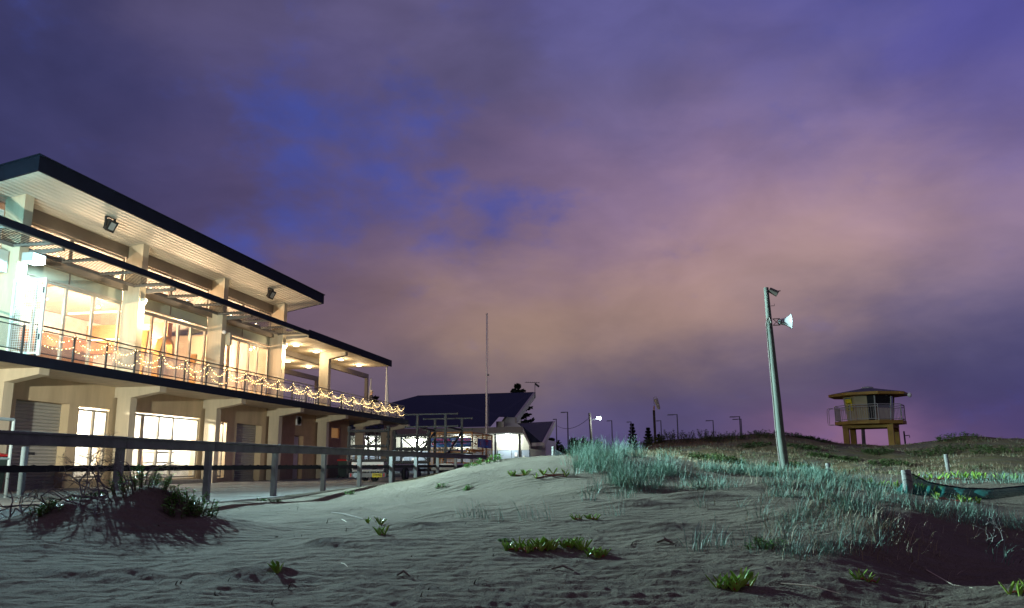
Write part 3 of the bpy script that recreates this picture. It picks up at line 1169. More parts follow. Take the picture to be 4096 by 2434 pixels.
# --- lamps fixed to the building: each a thing
mk = mat('cast lamp body', (.03, .03, .032), .5, metal=.3)
lens_m = mat('lamp lens', (.30, .30, .29), .2, spec=.6)
for i, (y, lb) in enumerate(((23.23, 'black unlit floodlight under the near half of the main roof soffit'), (34.65, 'black unlit floodlight under the far half of the main roof soffit'))):
    z = zs(-18.1)
    t = thing('floodlight', lb, 'floodlight', (-18.1, y, z - .02), 'unlit floodlights under the roof')
    h = MB()
    h.box(-18.16, -18.04, y - .2, y + .2, z - .045, z - .02)
    h.box(-18.14, -18.06, y - .24, y - .2, z - .35, z - .02)
    h.box(-18.14, -18.06, y + .2, y + .24, z - .35, z - .02)
    h.build('bracket', mk, t)
    a = Vector((.25, -.10, -.55)).normalized()
    p0 = Vector((-18.1, y, z - .28))
    hh = MB()
    ex = Vector((0, 1, 0))
    out = Vector((.86, -.25, -.45)).normalized()
    ey = out.cross(ex).normalized()
    ex = ey.cross(out).normalized()
    vs = []
    for dep, s in ((0.0, .85), (.22, 1.0)):
        for sx, sy in ((-1, -1), (1, -1), (1, 1), (-1, 1)):
            vs.append(p0 - out * .08 + out * dep + ex * (sx * .16 * s) + ey * (sy * .20 * s))
    hh.add(vs, [(3, 2, 1, 0), (4, 5, 6, 7), (0, 1, 5, 4), (1, 2, 6, 5), (2, 3, 7, 6), (3, 0, 4, 7)])
    hh.build('housing', mk, t)
    g = MB()
    vs = [p0 + out * .144 + ex * (sx * .10) + ey * (sy * .125) for sx, sy in ((-1, -1), (1, -1), (1, 1), (-1, 1))]
    g.add(vs, [(0, 1, 2, 3)])
    g.build('lens', lens_m, t)

t = thing('floodlight', 'blazing cyan white floodlight on the column beside the mesh gate', 'floodlight', (-18.6, 20.5, 6.9))
h = MB().box(-18.72, -18.35, 20.34, 20.86, 6.72, 6.98)
h.build('housing', mat('grey lamp body', (.4, .42, .42), .5), t)
MB().box(-18.70, -18.37, 20.36, 20.84, 6.695, 6.715).build('lens', glow('cyan flood lens', (.65, .97, 1.0), 7), t)
MB().box(-18.345, -18.335, 20.36, 20.84, 6.73, 6.96).build('lens', glow('cyan flood lens', (.65, .97, 1.0), 7), t)
lamp('AREA', (-18.53, 20.45, 6.68), 450, (.40, .92, 1.0), aim=(0, 0, -1), size=(.3, .4))

for y, lb in ((26.16, 'bright warm wall lamp on the column between first and second window bays'), (37.58, 'bright warm wall lamp on the column where the terrace roof begins')):
    t = thing('wall_lamp', lb, 'wall lamp', (-18.68, y, 6.6), 'warm wall lamps on the columns')
    MB().box(-18.75, -18.58, y - .07, y + .07, 6.62, 6.74).build('housing', mat('pale lamp body', (.6, .57, .5), .4), t)
    MB().ball((-18.66, y, 6.58), .06).build('bulb', glow('warm bulb', (1, .85, .6), 60), t)
    lamp('SPOT', (-18.58, y, 6.5), 700, WARMW, .05, (0.12, 0, -1), 130, .6)
    lamp('POINT', (-18.45, y, 6.5), 60, WARMW, .05)

ul = [22.3, 24.74, 27.15, 29.58, 33.0, 35.3]
for i, y in enumerate(ul):
    t = thing('uplight', 'small warm uplight glowing through the canopy louvres, %s from the gate end' % ORD[i], 'uplight', (-19.05, y, 7.32), 'uplights above the canopy louvres')
    MB().box(-19.14, -18.98, y - .12, y + .12, 7.30, 7.35).build('housing', white, t)
    MB().box(-19.13, -18.99, y - .11, y + .11, 7.352, 7.36).build('lens', glow('uplight lens', (1, .82, .5), 30), t)
    lamp('POINT', (-19.02, y, 7.46), 16, (1, .76, .48), .06)

dl = [(-19.2, 39.9), (-19.2, 43.0 - .55), (-19.2, 46.0), (-19.2, 49.0), (-22.65, 40.2), (-22.65, 43.0), (-22.65, 46.0), (-22.65, 49.0)]
dn = ['nearest in the front row', 'just before the terrace column', 'third in the front row', 'furthest in the front row', 'nearest in the back row', 'second in the back row', 'third in the back row', 'furthest in the back row']
for (x, y), nm in zip(dl, dn):
    t = thing('ceiling_light', 'round glowing ceiling light under the terrace roof, ' + nm, 'ceiling light', (x, y, 7.05), 'ceiling lights under the terrace roof')
    MB().lathe([(.20, 0), (.20, -.03), (.17, -.05)], 20, (x, y, 7.048)).build('rim', white, t)
    MB().lathe([(.17, -.05), (.12, -.09), (0, -.10)], 20, (x, y, 7.048)).build('diffuser', glow('ceiling diffuser', (1, .85, .58), 14), t)
    lamp('POINT', (x, y, 6.72), 75, (1, .76, .46), .12)

# sensor box and camera on the second column
t = thing('alarm_siren', 'cream alarm box with white dome on the column between second and third bays', 'alarm', (-18.7, 31.95, 6.2))
MB().box(-18.72, -18.5, 31.985, 32.15, 5.85, 6.4).build('box', cream, t)
MB().ball((-18.66, 31.75, 6.38), .09).build('dome', white, t)
MB().tube((-18.7, 31.75, 6.38), (-18.74, 31.95, 6.38), .03).build('arm', white, t)

# --- mesh gate across the balcony
t = thing('mesh_gate', 'white framed wire mesh gate standing across the balcony by the cyan floodlight', 'gate', (-17.75, 19.75, 3.72))
gx0, gx1, gz0, gz1 = -18.32, -17.24, 3.76, 6.0
g = MB()
for a in ((gx0, gx0 + .07, gz0, gz1), (gx1 - .09, gx1, gz0, gz1)):
    g.box(a[0], a[1], 19.72, 19.78, a[2], a[3])
g.box(gx0 + .07, gx1 - .09, 19.722, 19.778, gz1 - .09, gz1 - .002)
g.box(gx0 + .07, gx1 - .09, 19.722, 19.778, gz0 + .04, gz0 + .1)
g.build('frame', white, t)
g = MB()
for k in range(13):
    x = gx0 + .1 + k * .071
    g.box(x - .0045, x + .0045, 19.745, 19.755, gz0 + .1, gz1 - .09)
for k in range(29):
    z = gz0 + .13 + k * .071
    g.box(gx0 + .07, gx1 - .09, 19.757, 19.765, z - .0045, z + .0045)
g.build('mesh', mat('white wire', (.8, .8, .78), .5), t)
MB().box(gx1 - .075, gx1 - .03, 19.70, 19.72, 5.55, 5.72).build('hinge', dark, t)
MB().box(gx1 - .075, gx1 - .03, 19.70, 19.72, 4.2, 4.37).build('hinge', dark, t)

# --- fairy lights, one string per balcony panel
wire_m = mat('clear wire', (.35, .28, .14), .5)
bulb_m = glow('fairy bulb', (1.0, .70, .28), 15)
proto_bulb = None
for i in range(len(balu_posts) - 1):
    y0, y1 = balu_posts[i], balu_posts[i + 1]
    x = XR + .04
    t = thing('fairy_light_string', 'warm fairy light string swagged across the %s glass balcony panel from the mesh gate' % ORD[i], 'fairy lights', (x, (y0 + y1) / 2, 4.6), 'fairy light strings along the balcony rail')
    wm = MB()
    spots = []
    rr_ = random.Random(100 + i)
    for top0, top1, dr, n_ in ((4.60, 4.60, .34 + rr_.uniform(-.06, .06), 12), (4.25 + rr_.uniform(-.15, .12), 4.2 + rr_.uniform(-.2, .12), rr_.uniform(.0, .22), 9)):
        pp = []
        sk = rr_.uniform(.42, .58)
        for k in range(n_ + 1):
            u = k / n_
            uu_ = u ** (math.log(.5) / math.log(sk))
            pp.append(Vector((x, y0 + (y1 - y0) * u, top0 + (top1 - top0) * u - dr * 4 * uu_ * (1 - uu_))))
        wm.path(pp, .004, 4)
        for k in range(n_):
            spots.append(pp[k].lerp(pp[k + 1], rr_.uniform(.2, .8)) + Vector((rr_.uniform(-.01, .02), 0, rr_.uniform(-.035, .01))))
    wm.build('wire', wire_m, t)
    for sp_ in spots:
        if proto_bulb is None:
            proto_bulb = MB().ball((0, 0, 0), .0112, 6, 4)
            me_b = bpy.data.meshes.new('bulb')
            me_b.from_pydata(proto_bulb.v, [], proto_bulb.f)
            me_b.materials.append(bulb_m)
        bo_ = bpy.data.objects.new('bulb', me_b)
        C.objects.link(bo_)
        bo_.parent = t
        bo_.location = sp_ - ORG[t.name]
    lamp('POINT', (x + .05, (y0 + y1) / 2, 4.3), 3.0, (1, .68, .3), .2)


# ================================================================== ON THE BALCONY
whitep = mat('white plastic', (.75, .74, .70), .45, var=.03)


def folding_chair():
    t = thing('folding_chair', '', 'chair', (0, 0, 0), 'white folding chairs on the terrace')
    for s in (-.2, .2):
        m = MB()
        m.bar((s, -.30, 0), (s, .10, .62), .022, .04, (1, 0, 0))
        m.bar((s, .10, .62), (s, -.12 - .10, .92), .022, .04, (1, 0, 0)) if False else m.bar((s, -.02, .40), (s, -.20, .90), .022, .04, (1, 0, 0))
        m.build('back_leg', whitep, t)
        m = MB()
        m.bar((s * .9, .26, 0), (s * .9, -.16, .66), .022, .04, (1, 0, 0))
        m.build('front_leg', whitep, t)
    m = MB()
    for k in range(5):
        m.box(-.18, .18, -.14 + .08 * k, -.075 + .08 * k, .43, .45)
    m.build('seat', whitep, t)
    m = MB()
    m.prism([(-.2, -.135, .68), (.2, -.135, .68), (.2, -.20, .90), (-.2, -.20, .90)], (0, .02, .006))
    m.build('backrest', whitep, t)
    m = MB().box(-.18, .18, .15, .17, .12, .15)
    m.build('stretcher', whitep, t)
    return t


FZ = 3.722
ch0 = folding_chair()
spots = [(-18.25, 44.35, 'white folding chair nearest the terrace column, its back toward the rail'), (-18.1, 45.4, 'second white folding chair along the rail past the terrace column'), (-18.25, 46.5, 'white folding chair in the middle of the row at the rail'),
         (-18.1, 47.5, 'white folding chair fourth in the row at the rail'), (-18.2, 48.4, 'white folding chair next to last in the row at the rail'), (-17.95, 49.4, 'white folding chair at the far end of the row, legs splayed by the rail')]
for i, (x, y, lb) in enumerate(spots):
    if i == 0:
        ch0.location = (x, y, FZ)
        ch0.rotation_euler = (0, 0, math.radians(-35))
        ch0['label'] = lb
    else:
        dup(ch0, (x, y, FZ), math.radians(-35 + (i * 37) % 40 - 15), lb)


def table(name, label, cat, x, y, lx, ly, h, r, material, top_t=.03, top_m=None):
    t = thing(name, label, cat, (x, y, FZ))
    MB().box(x - lx / 2, x + lx / 2, y - ly / 2, y + ly / 2, FZ + h - top_t, FZ + h).build('table_top', top_m or material, t)
    for sx in (-1, 1):
        for sy in (-1, 1):
            px_, py_ = x + sx * (lx / 2 - r * 1.5), y + sy * (ly / 2 - r * 1.5)
            MB().tube((px_, py_, FZ), (px_, py_, FZ + h - top_t), r, n=6).build('leg', material, t)
    m = MB()
    for sy in (-1, 1):
        m.tube((x - lx / 2 + r, y + sy * (ly / 2 - r * 1.5), FZ + .18), (x + lx / 2 - r, y + sy * (ly / 2 - r * 1.5), FZ + .18), r * .7, n=5)
    m.build('stretcher', material, t)
    return t


goldm = mat('gold metal', (.55, .38, .14), .35, metal=.6)
table('console_table', 'gold framed glass topped table in front of the third window bay', 'table', -18.4, 34.2, .6, 1.5, .78, .018, goldm)
table('terrace_table', 'white table with thin legs just before the terrace column', 'table', -18.6, 41.3, .8, 1.4, .76, .018, whitep)


def stool(x, y, label):
    t = thing('bar_stool', label, 'stool', (x, y, FZ), 'white wire bar stools stacked on the terrace')
    MB().lathe([(0, .75), (.17, .75), (.17, .72), (0, .72)], 12, (x, y, FZ)).build('seat', whitep, t)
    for k in range(4):
        a = PI / 4 + k * PI / 2
        MB().tube((x + .12 * _c(a), y + .12 * _s(a), FZ + .73), (x + .23 * _c(a), y + .23 * _s(a), FZ), .011, n=5).build('leg', whitep, t)
    m = MB()
    pp = [(x + .19 * _c(k * PI / 4), y + .19 * _s(k * PI / 4), FZ + .25) for k in range(9)]
    m.path(pp, .008, 4)
    m.build('foot_ring', whitep, t)
    m = MB()
    for k in range(-2, 3):
        m.tube((x - .15, y + k * .06, FZ + .74), (x - .2, y + k * .07, FZ + 1.05), .008, n=4)
    m.tube((x - .2, y - .16, FZ + 1.05), (x - .2, y + .16, FZ + 1.05), .011, n=5)
    m.build('backrest', whitep, t)


stool(-18.15, 38.3, 'white wire bar stool at the rail right after the warm wall lamp')
stool(-18.2, 39.0, 'white wire bar stool second from the warm wall lamp')
stool(-18.1, 39.9, 'white wire bar stool third from the warm wall lamp')


def curtain(label, x, y, z0, z1, w0, w1, seed):
    t = thing('curtain', label, 'curtain', (x, y, z0), 'white curtains hung at the terrace end')
    r_ = random.Random(seed)
    n, k = 28, 14
    prof = []
    for j in range(k + 1):
        u = j / k
        s = 1 - u
        w = w1 + (w0 - w1) * (s ** 1.3)
        if u < .12:
            w = w1 * (0.75 + u / .12 * .25) if False else w
        prof.append((w, z0 + (z1 - z0) * u, .04 * _s(u * 3 + seed)))
    vs, fs = [], []
    for w, z, off in prof:
        for i in range(n):
            a = 2 * PI * i / n
            rr_ = w * (1 + .18 * _s(a * 7 + seed + z * .8))
            vs.append((x + off + rr_ * .55 * _c(a), y + rr_ * _s(a), z))
    for j in range(k):
        for i in range(n):
            a, b = j * n + i, j * n + (i + 1) % n
            fs.append((a, b, b + n, a + n))
    m = MB()
    m.add(vs, fs)
    m.build('cloth', mat('white voile', (.74, .70, .66), .8, var=.05), t, smooth=True)
    MB().tube((x, y, z1 - .02), (x, y, z1 + .04), .03).build('tie', dark, t)


curtain('white curtain hanging from the outer corner of the terrace roof', -17.75, 50.28, FZ + .05, 7.0, .30, .06, 1)
p_ = at(925, 930, X=-20.0)
curtain('white curtain hanging from the pergola post behind the rail', -20.45, 54.5, FZ + .05, 6.75, .40, .07, 4)


# --- the person at the rail
def skin_obj(name, verts, edges, radii, material, parent, org, level=2, root=0):
    me = bpy.data.meshes.new(name)
    me.from_pydata([tuple(Vector(v)) for v in verts], edges, [])
    me.materials.append(material)
    o = bpy.data.objects.new(name, me)
    C.objects.link(o)
    o.parent = parent
    md = o.modifiers.new('skin', 'SKIN')
    for i, r in enumerate(radii):
        r = r if isinstance(r, tuple) else (r, r)
        me.skin_vertices[0].data[i].radius = r
    me.skin_vertices[0].data[root].use_root = True
    md.use_smooth_shade = True
    sd = o.modifiers.new('subdivision', 'SUBSURF')
    sd.levels = sd.render_levels = level
    return o


pp_ = at(905, 966, X=-18.75)
person = thing('person', 'grey haired person in dark clothes standing behind the terrace rail', 'person', (-18.75, pp_.y, FZ))
person.rotation_euler = (0, 0, math.radians(-60))
skin_m = mat('skin', (.50, .30, .20), .55, var=.05)
cloth_d = mat('dark jacket', (.035, .03, .035), .8)
Vn = [(0, 0, .95), (0, 0, 1.12), (0, .01, 1.32), (0, 0, 1.45), (0, .01, 1.53), (0, .025, 1.62), (0, .03, 1.72),
      (.17, 0, 1.42), (.22, .02, 1.16), (.20, .16, .98), (-.17, 0, 1.42), (-.22, .02, 1.16), (-.20, .16, .98),
      (.09, 0, .9), (.10, .02, .5), (.10, 0, .09), (.11, .14, .03), (-.09, 0, .9), (-.10, .02, .5), (-.10, 0, .09), (-.11, .14, .03)]
En = [(0, 1), (1, 2), (2, 3), (3, 4), (4, 5), (5, 6), (3, 7), (7, 8), (8, 9), (3, 10), (10, 11), (11, 12), (0, 13), (13, 14), (14, 15), (15, 16), (0, 17), (17, 18), (18, 19), (19, 20)]
Rn = [(.15, .10), (.14, .10), (.16, .11), (.08, .07), .05, (.075, .09), (.065, .08), .06, .045, .03, .06, .045, .03, .085, .06, .04, .035, .085, .06, .04, .035]
skin_obj('body', Vn, En, Rn, skin_m, person, None)
skin_obj('jacket', [Vn[i] for i in (0, 1, 2, 3, 7, 8, 9, 10, 11, 12)], [(0, 1), (1, 2), (2, 3), (3, 4), (4, 5), (5, 6), (3, 7), (7, 8), (8, 9)],
         [(.19, .14), (.18, .135), (.19, .14), (.10, .09), .08, .065, .046, .08, .065, .046], cloth_d, person, None)
skin_obj('trousers', [Vn[i] for i in (0, 13, 14, 15, 17, 18, 19)], [(0, 1), (1, 2), (2, 3), (0, 4), (4, 5), (5, 6)],
         [(.175, .125), .105, .08, .065, .105, .08, .065], mat('dark trousers', (.03, .03, .045), .8), person, None)
hm = MB().ball((0, .005, 1.70), .112, 12, 8, (.82, 1.0, .85))
ho = hm.build('hair', mat('grey hair', (.42, .36, .30), .7), None, True)
ho.parent = person
for s in (-1, 1):
    e_ = MB().ball((s * .032, .115, 1.655), .011, 6, 4).build('eye', mat('eye', (.02, .02, .02), .2), None, True)
    e_.parent = person
    e_ = MB().ball((s * .082, .02, 1.64), .028, 6, 4, (.4, .7, 1)).build('ear', skin_m, None, True)
    e_.parent = person
e_ = MB().ball((0, .128, 1.625), .018, 6, 4, (.8, 1, 1.2)).build('nose', skin_m, None, True)
e_.parent = person
e_ = MB().ball((0, .112, 1.585), .02, 6, 4, (1.4, .5, .4)).build('mouth', mat('lips', (.4, .16, .13), .5), None, True)
e_.parent = person

# --- gold light-up letter shapes inside the second window bay
gold = mat('gold foil', (.62, .38, .10), .35, metal=.3)
gb = glow('gold sparkle bulb', (1, .82, .45), 14)


def deco(label, pts, r):
    t = thing('lit_letter', label, 'decoration', (pts[0][0], pts[0][1], 3.72), 'gold bulb lit letter shapes inside the window')
    m = MB()
    for a, b in zip(pts[:-1], pts[1:]):
        m.bar(a, b, .10, r, (1, 0, 0))
    m.build('shape', gold, t)
    b_ = MB()
    for a, b in zip(pts[:-1], pts[1:]):
        n_ = max(1, int((Vector(b) - Vector(a)).length / .28))
        for k in range(n_):
            q = Vector(a).lerp(Vector(b), (k + .5) / n_)
            b_.ball(q + Vector((.09, 0, 0)), .03, 6, 4)
    b_.build('bulb', gb, t)


xd = -20.2
deco('gold upright bar decoration with bulbs just left of the arch in the second bay', [(xd, 28.3, 3.75), (xd, 28.55, 6.0)], .30)
deco('gold upright bar decoration with bulbs nearest the column in the second bay', [(xd, 27.3, 3.75), (xd, 27.5, 5.9)], .28)
deco('gold arch shaped decoration with bulbs in the middle of the second bay', [(xd, 29.35, 3.75), (xd, 29.4, 5.2), (xd, 29.6, 5.75), (xd, 29.95, 5.95), (xd, 30.25, 5.7), (xd, 30.3, 5.2)], .26)
deco('gold bent bar decoration with bulbs at the far end of the second bay', [(xd, 32.0, 3.75), (xd, 32.05, 4.5), (xd, 31.9, 4.9), (xd, 32.05, 5.5)], .26)

# menu boards in the third bay
for k, (y, lb) in enumerate(((36.05, 'left small maroon notice board inside the third bay window'), (36.75, 'right small maroon notice board inside the third bay window'))):
    t = thing('notice_board', lb, 'notice', (-19.75, y, 4.75), 'maroon notice boards inside the window')
    MB().box(-19.77, -19.74, y - .22, y + .22, 4.55, 5.05).build('board', mat('maroon board', (.20, .05, .05), .6), t)
    m = MB()
    for j in range(4):
        m.box(-19.738, -19.735, y - .15, y + .12 - .05 * (j % 2), 4.65 + .09 * j, 4.68 + .09 * j)
    m.build('print', mat('pink print', (.6, .35, .3), .6), t)

# --- things in the lit ground floor room
t = thing('leaning_board', 'brown timber board leaning inside the large lit ground floor window', 'board', (-20.4, 29.3, 0))
MB().bar((-20.2, 29.0, .05), (-20.9, 29.75, 1.75), .30, .05, (1, 0, 0)).build('board', mat('pale plywood', (.42, .28, .17), .6), t)
t = thing('trestle_frame', 'pale steel trestle frame inside the right side of the large lit window', 'frame', (-20.5, 30.6, 0))
for y in (30.0, 31.2):
    for x in (-20.3, -20.9):
        MB().bar((x, y, 0), (x, y, 1.25), .05, .05).build('upright', mat('pale steel', (.5, .5, .48), .4, metal=.4), t)
m = MB()
for z in (.35, .85, 1.25):
    m.box(-20.93, -20.27, 29.97, 31.23, z - .025, z + .025)
m.build('shelf', mat('pale steel', (.5, .5, .48), .4), t)
t = thing('blue_cabinet', 'pale blue steel cabinet inside the narrow lit ground floor window', 'cabinet', (-20.9, 25.1, 0))
MB().box(-21.3, -20.7, 24.4, 25.9, .1, 1.25).build('body', mat('pale blue steel', (.35, .45, .62), .4), t)
m = MB()
for z in (.5, .85):
    m.box(-20.7, -20.68, 24.45, 25.85, z, z + .03)
m.build('drawer_gap', dark, t)

# ================================================================== FENCE
fwood = mat('weathered fence timber', (.125, .125, .12), .8, var=.28, scale=3, stretch=(6, 1, 1), bump=.25, bscale=30)
fpost_m = mat('weathered fence post', (.21, .215, .21), .8, var=.3, scale=4, stretch=(3, 3, .5), bump=.25, bscale=30)
blackc = mat('black shade cloth edge', (.012, .013, .014), .8)
meshc = see_through('shade cloth', (.03, .04, .045), .58, gloss=0, weave=.05)
fence = thing('timber_fence', 'weathered timber post and rail fence hung with dark shade cloth', 'fence', (-8.4, 20, 0))
FY = [6.2, 8.86, 11.5, 14.07, 16.68, 19.3, 21.75, 24.4, 27.0, 29.65, 32.3, 34.95, 37.6]
rr_ = random.Random(5)
for i, y in enumerate(FY):
    e0, e1 = rr_.uniform(-.012, .012), rr_.uniform(-.01, .01)
    m = MB()
    m.prism([(-8.47 + e0, y - .05, -.35), (-8.365 + e0, y - .05, -.35), (-8.365 + e0, y + .05, -.35), (-8.47 + e0, y + .05, -.35)], (e1, 0, 1.385 - .0))
    m.build('post', fpost_m, fence)
for i in range(len(FY) - 1):
    y0, y1 = FY[i] - (.04 if i == 0 else 0) + .004, FY[i + 1] - .004
    dz = rr_.uniform(-.006, .006)
    MB().box(-8.365 + .016, -8.365 + .062, y0, y1, .91 + dz, 1.052 + dz).build('top_rail', fwood, fence, bevel=.006)
    MB().box(-8.52, -8.285, y0, y1, 1.053 + dz, 1.092 + dz).build('cap_rail', fwood, fence, bevel=.006)
MB().box(-8.565, -8.505, 6.2, 37.6, .575, .655).build('lower_rail', blackc, fence)
m = MB()
vs, fs = [], []
nn = 640
for i in range(nn + 1):
    y = 6.2 + (37.6 - 6.2) * i / nn
    sc = abs(_s((y - 6.2) * PI / .33))
    zb = float(hz(-8.45, y)) - .08
    zt = .645 + .022 * (1 - sc)
    bow = .025 * _s((y - 6.2) * PI / 1.31) ** 2
    for z, o_ in ((zb, 0), (.12, bow), (.35, bow), (zt, 0)):
        vs.append((-8.495 + o_ * .3, y, z))
for i in range(nn):
    for j in range(3):
        a = i * 4 + j
        fs.append((a, a + 4, a + 5, a + 1))
m.add(vs, fs)
m.build('shade_cloth', meshc, fence)
m = MB()
for i in range(nn):
    y0, y1 = 6.2 + 31.4 * i / nn, 6.2 + 31.4 * (i + 1) / nn
    z0_, z1_ = [.645 + .024 * (1 - abs(_s((y - 6.2) * PI / .33))) for y in (y0, y1)]
    m.add([(-8.49, y0, .565), (-8.49, y1, .565), (-8.49, y1, z1_), (-8.49, y0, z0_)], [(0, 1, 2, 3)])
m.build('cloth_hem', blackc, fence)

# ================================================================== YARD
galv = mat('galvanised steel', (.42, .43, .44), .4, metal=.7, var=.15)
padm = mat('black foam wrap', (.022, .022, .024), .75, bump=.8, bscale=9)
bsteel = mat('black steel', (.02, .02, .021), .5, metal=.3)
tyre = mat('tyre rubber', (.02, .02, .02), .9)


def padbar(m, p, q, r, ridged=True):
    p, q = Vector(p), Vector(q)
    n_ = max(2, int((q - p).length / .045))
    pts_ = [p.lerp(q, k / n_) for k in range(n_ + 1)]
    m.path(pts_, [r * (1.0 + (.14 if k % 2 else -.08) * (1 if ridged else 0)) for k in range(n_ + 1)], 8)


def wheel(t, x, y, z, r, w=.18):
    wo = MB().lathe([(r * .6, -w / 2), (r * .92, -w / 2), (r, -w * .3), (r, w * .3), (r * .92, w / 2), (r * .6, w / 2)], 24, (x, y, z), (1, 0, 0)).build('wheel', tyre, t, True)
    MB().lathe([(0, -w * .35), (r * .6, -w * .4), (r * .6, w * .4), (0, w * .35)], 16, (x, y, z), (1, 0, 0)).build('rim', galv, wo, True)


# trailer with number plate and foam wrapped rack
t = thing('rack_trailer', 'white trailer with yellow number plate carrying a foam wrapped frame', 'trailer', (-12.05, 33, 0))
MB().box(-12.84, -11.26, 32.0, 32.06, .19, .37).build('rear_panel', mat('grey rear panel', (.22, .23, .24), .5), t)
m = MB().box(-12.72, -11.38, 32.06, 36.0, .42, .50)
m.box(-12.74, -11.36, 32.02, 32.06, .60, .80)
m.box(-12.74, -12.70, 32.06, 36.0, .50, .80)
m.box(-11.40, -11.36, 32.06, 36.0, .50, .80)
m.build('body', mat('white trailer body', (.45, .45, .44), .5), t)
for x in (-12.72, -11.52):
    MB().box(x - .09, x + .12, 31.99, 32.02, .60, .68).build('tail_light', mat('red lamp lens', (.6, .02, .02), .2, emit=.25, ecol=(1, .05, .02)), t)
for x in (-12.78, -11.36):
    MB().box(x + .0, x + .05, 31.985, 31.999, .215, .345).build('reflector', mat('red reflector', (.55, .02, .03), .3), t)
MB().lathe([(0, 0), (.1, 0)], 20, (-12.56, 31.998, .28), (0, -1, 0)).build('badge', mat('pale blue badge', (.5, .65, .75), .4), t)
po_ = MB().box(-11.83, -11.41, 31.975, 31.999, .19, .345).build('number_plate', mat('yellow plate', (.75, .60, .03), .4), t)
text_obj('U·99795', .125, (-11.62, 31.97, .268), (PI / 2, 0, 0), mat('black plate letters', (.01, .01, .01), .5), po_, squash=.78)
wheel(t, -11.95, 32.6, .06 + .22, .27, .2)
wheel(t, -12.85 - .12, 34.2, .28, .28)
wheel(t, -11.15, 34.2, .28, .28)


def pad_frame(name, label, x0, x1, y, zt, zb, zm, parent=None, cross=False, leg=0.3):
    for x in (x0, x1):
        m = MB()
        m.tube((x, y, leg), (x, y, zt), .05, n=8)
        padbar(m, (x, y, zt - .22), (x, y, zt + .0), .085, False)
        padbar(m, (x, y, zm - .05), (x, y, zm + .42), .08, False)
        padbar(m, (x, y, zb), (x, y, zb + .3), .085, False)
        m.build('upright', padm, parent)
    for z in (zt - .2, zm, zb):
        mm = MB()
        padbar(mm, (x0, y, z), (x1, y, z), .062)
        mm.build('padded_bar', padm, parent)
    if cross:
        mm = MB()
        mm.bar((x0, y + .1, zt - .05), (x1, y + .1, zb), .06, .04)
        mm.bar((x0 + .25, y + .1, zb + .15), (x1, y + .1, zt - .35), .06, .04)
        mm.build('brace', bsteel, parent)


pad_frame('rack', '', -12.92, -11.22, 32.1, 2.26, .86, 1.44, t)
t2 = thing('padded_rack', 'low foam wrapped rack with crossed braces between trailer and tall rack', 'rack', (-10.4, 32.6, 0))
pad_frame('rack', '', -11.06, -9.58, 32.4, 2.06, .78, 1.32, t2, True, .0)
t3 = thing('boat_cover', 'low white covered boat end behind the fence', 'boat', (-9.3, 33.0, 0))
m = MB()
m.prism([(-9.78, 33.5, .45), (-8.75, 33.5, .45), (-8.75, 33.5, .62), (-8.9, 33.5, .72), (-9.62, 33.5, .72), (-9.78, 33.5, .64)], (0, 3.0, 0))
m.build('hull', mat('white boat hull', (.45, .44, .41), .5), t3)
m = MB()
for x in (-9.6, -8.95):
    m.box(x - .04, x + .04, 33.6, 36.2, 0, .45)
m.build('cradle', bsteel, t3)

# tall cantilever rack trailer
t = thing('board_rack', 'tall black steel rack on wheels with empty cantilever arms', 'rack', (-10.5, 37.3, 0))
for (y, xs, zt, a0, a1, zz) in ((36.5, (-11.35, -10.0), 3.0, -11.93, -9.38, (2.98, 2.41, 1.90, 1.34)), (38.2, (-10.99, -9.65), 2.88, -11.57, -9.10, (2.86, 2.33, 1.75, 1.20))):
    for x in xs:
        MB().box(x - .05, x + .05, y - .05, y + .05, .25, zt).build('post', bsteel, t)
    for z in zz:
        m = MB().box(a0, a1, y - .09, y - .05, z - .03, z + .03)
        m.box(a0, a0 + .05, y - .11, y - .04, z - .045, z + .05)
        m.box(a1 - .05, a1, y - .11, y - .04, z - .045, z + .05)
        m.build('arm', bsteel, t)
for x0, x1 in ((-11.35, -10.99), (-10.0, -9.65)):
    m = MB()
    m.bar((x0, 36.5, 2.42), (x1, 38.2, 2.30), .07, .07)
    m.bar((x0 - .1, 36.6, .9), (x1 - .0, 38.1, 2.2), .07, .07)
    m.bar((x0, 36.5, .45), (x1, 38.2, .45), .08, .1)
    m.build('brace', bsteel, t)
m = MB()
m.box(-11.4, -9.6, 37.2, 37.3, .38, .46)
m.build('axle', bsteel, t)
wheel(t, -11.55, 37.25, .28, .28)
wheel(t, -9.5, 37.25, .28, .28)

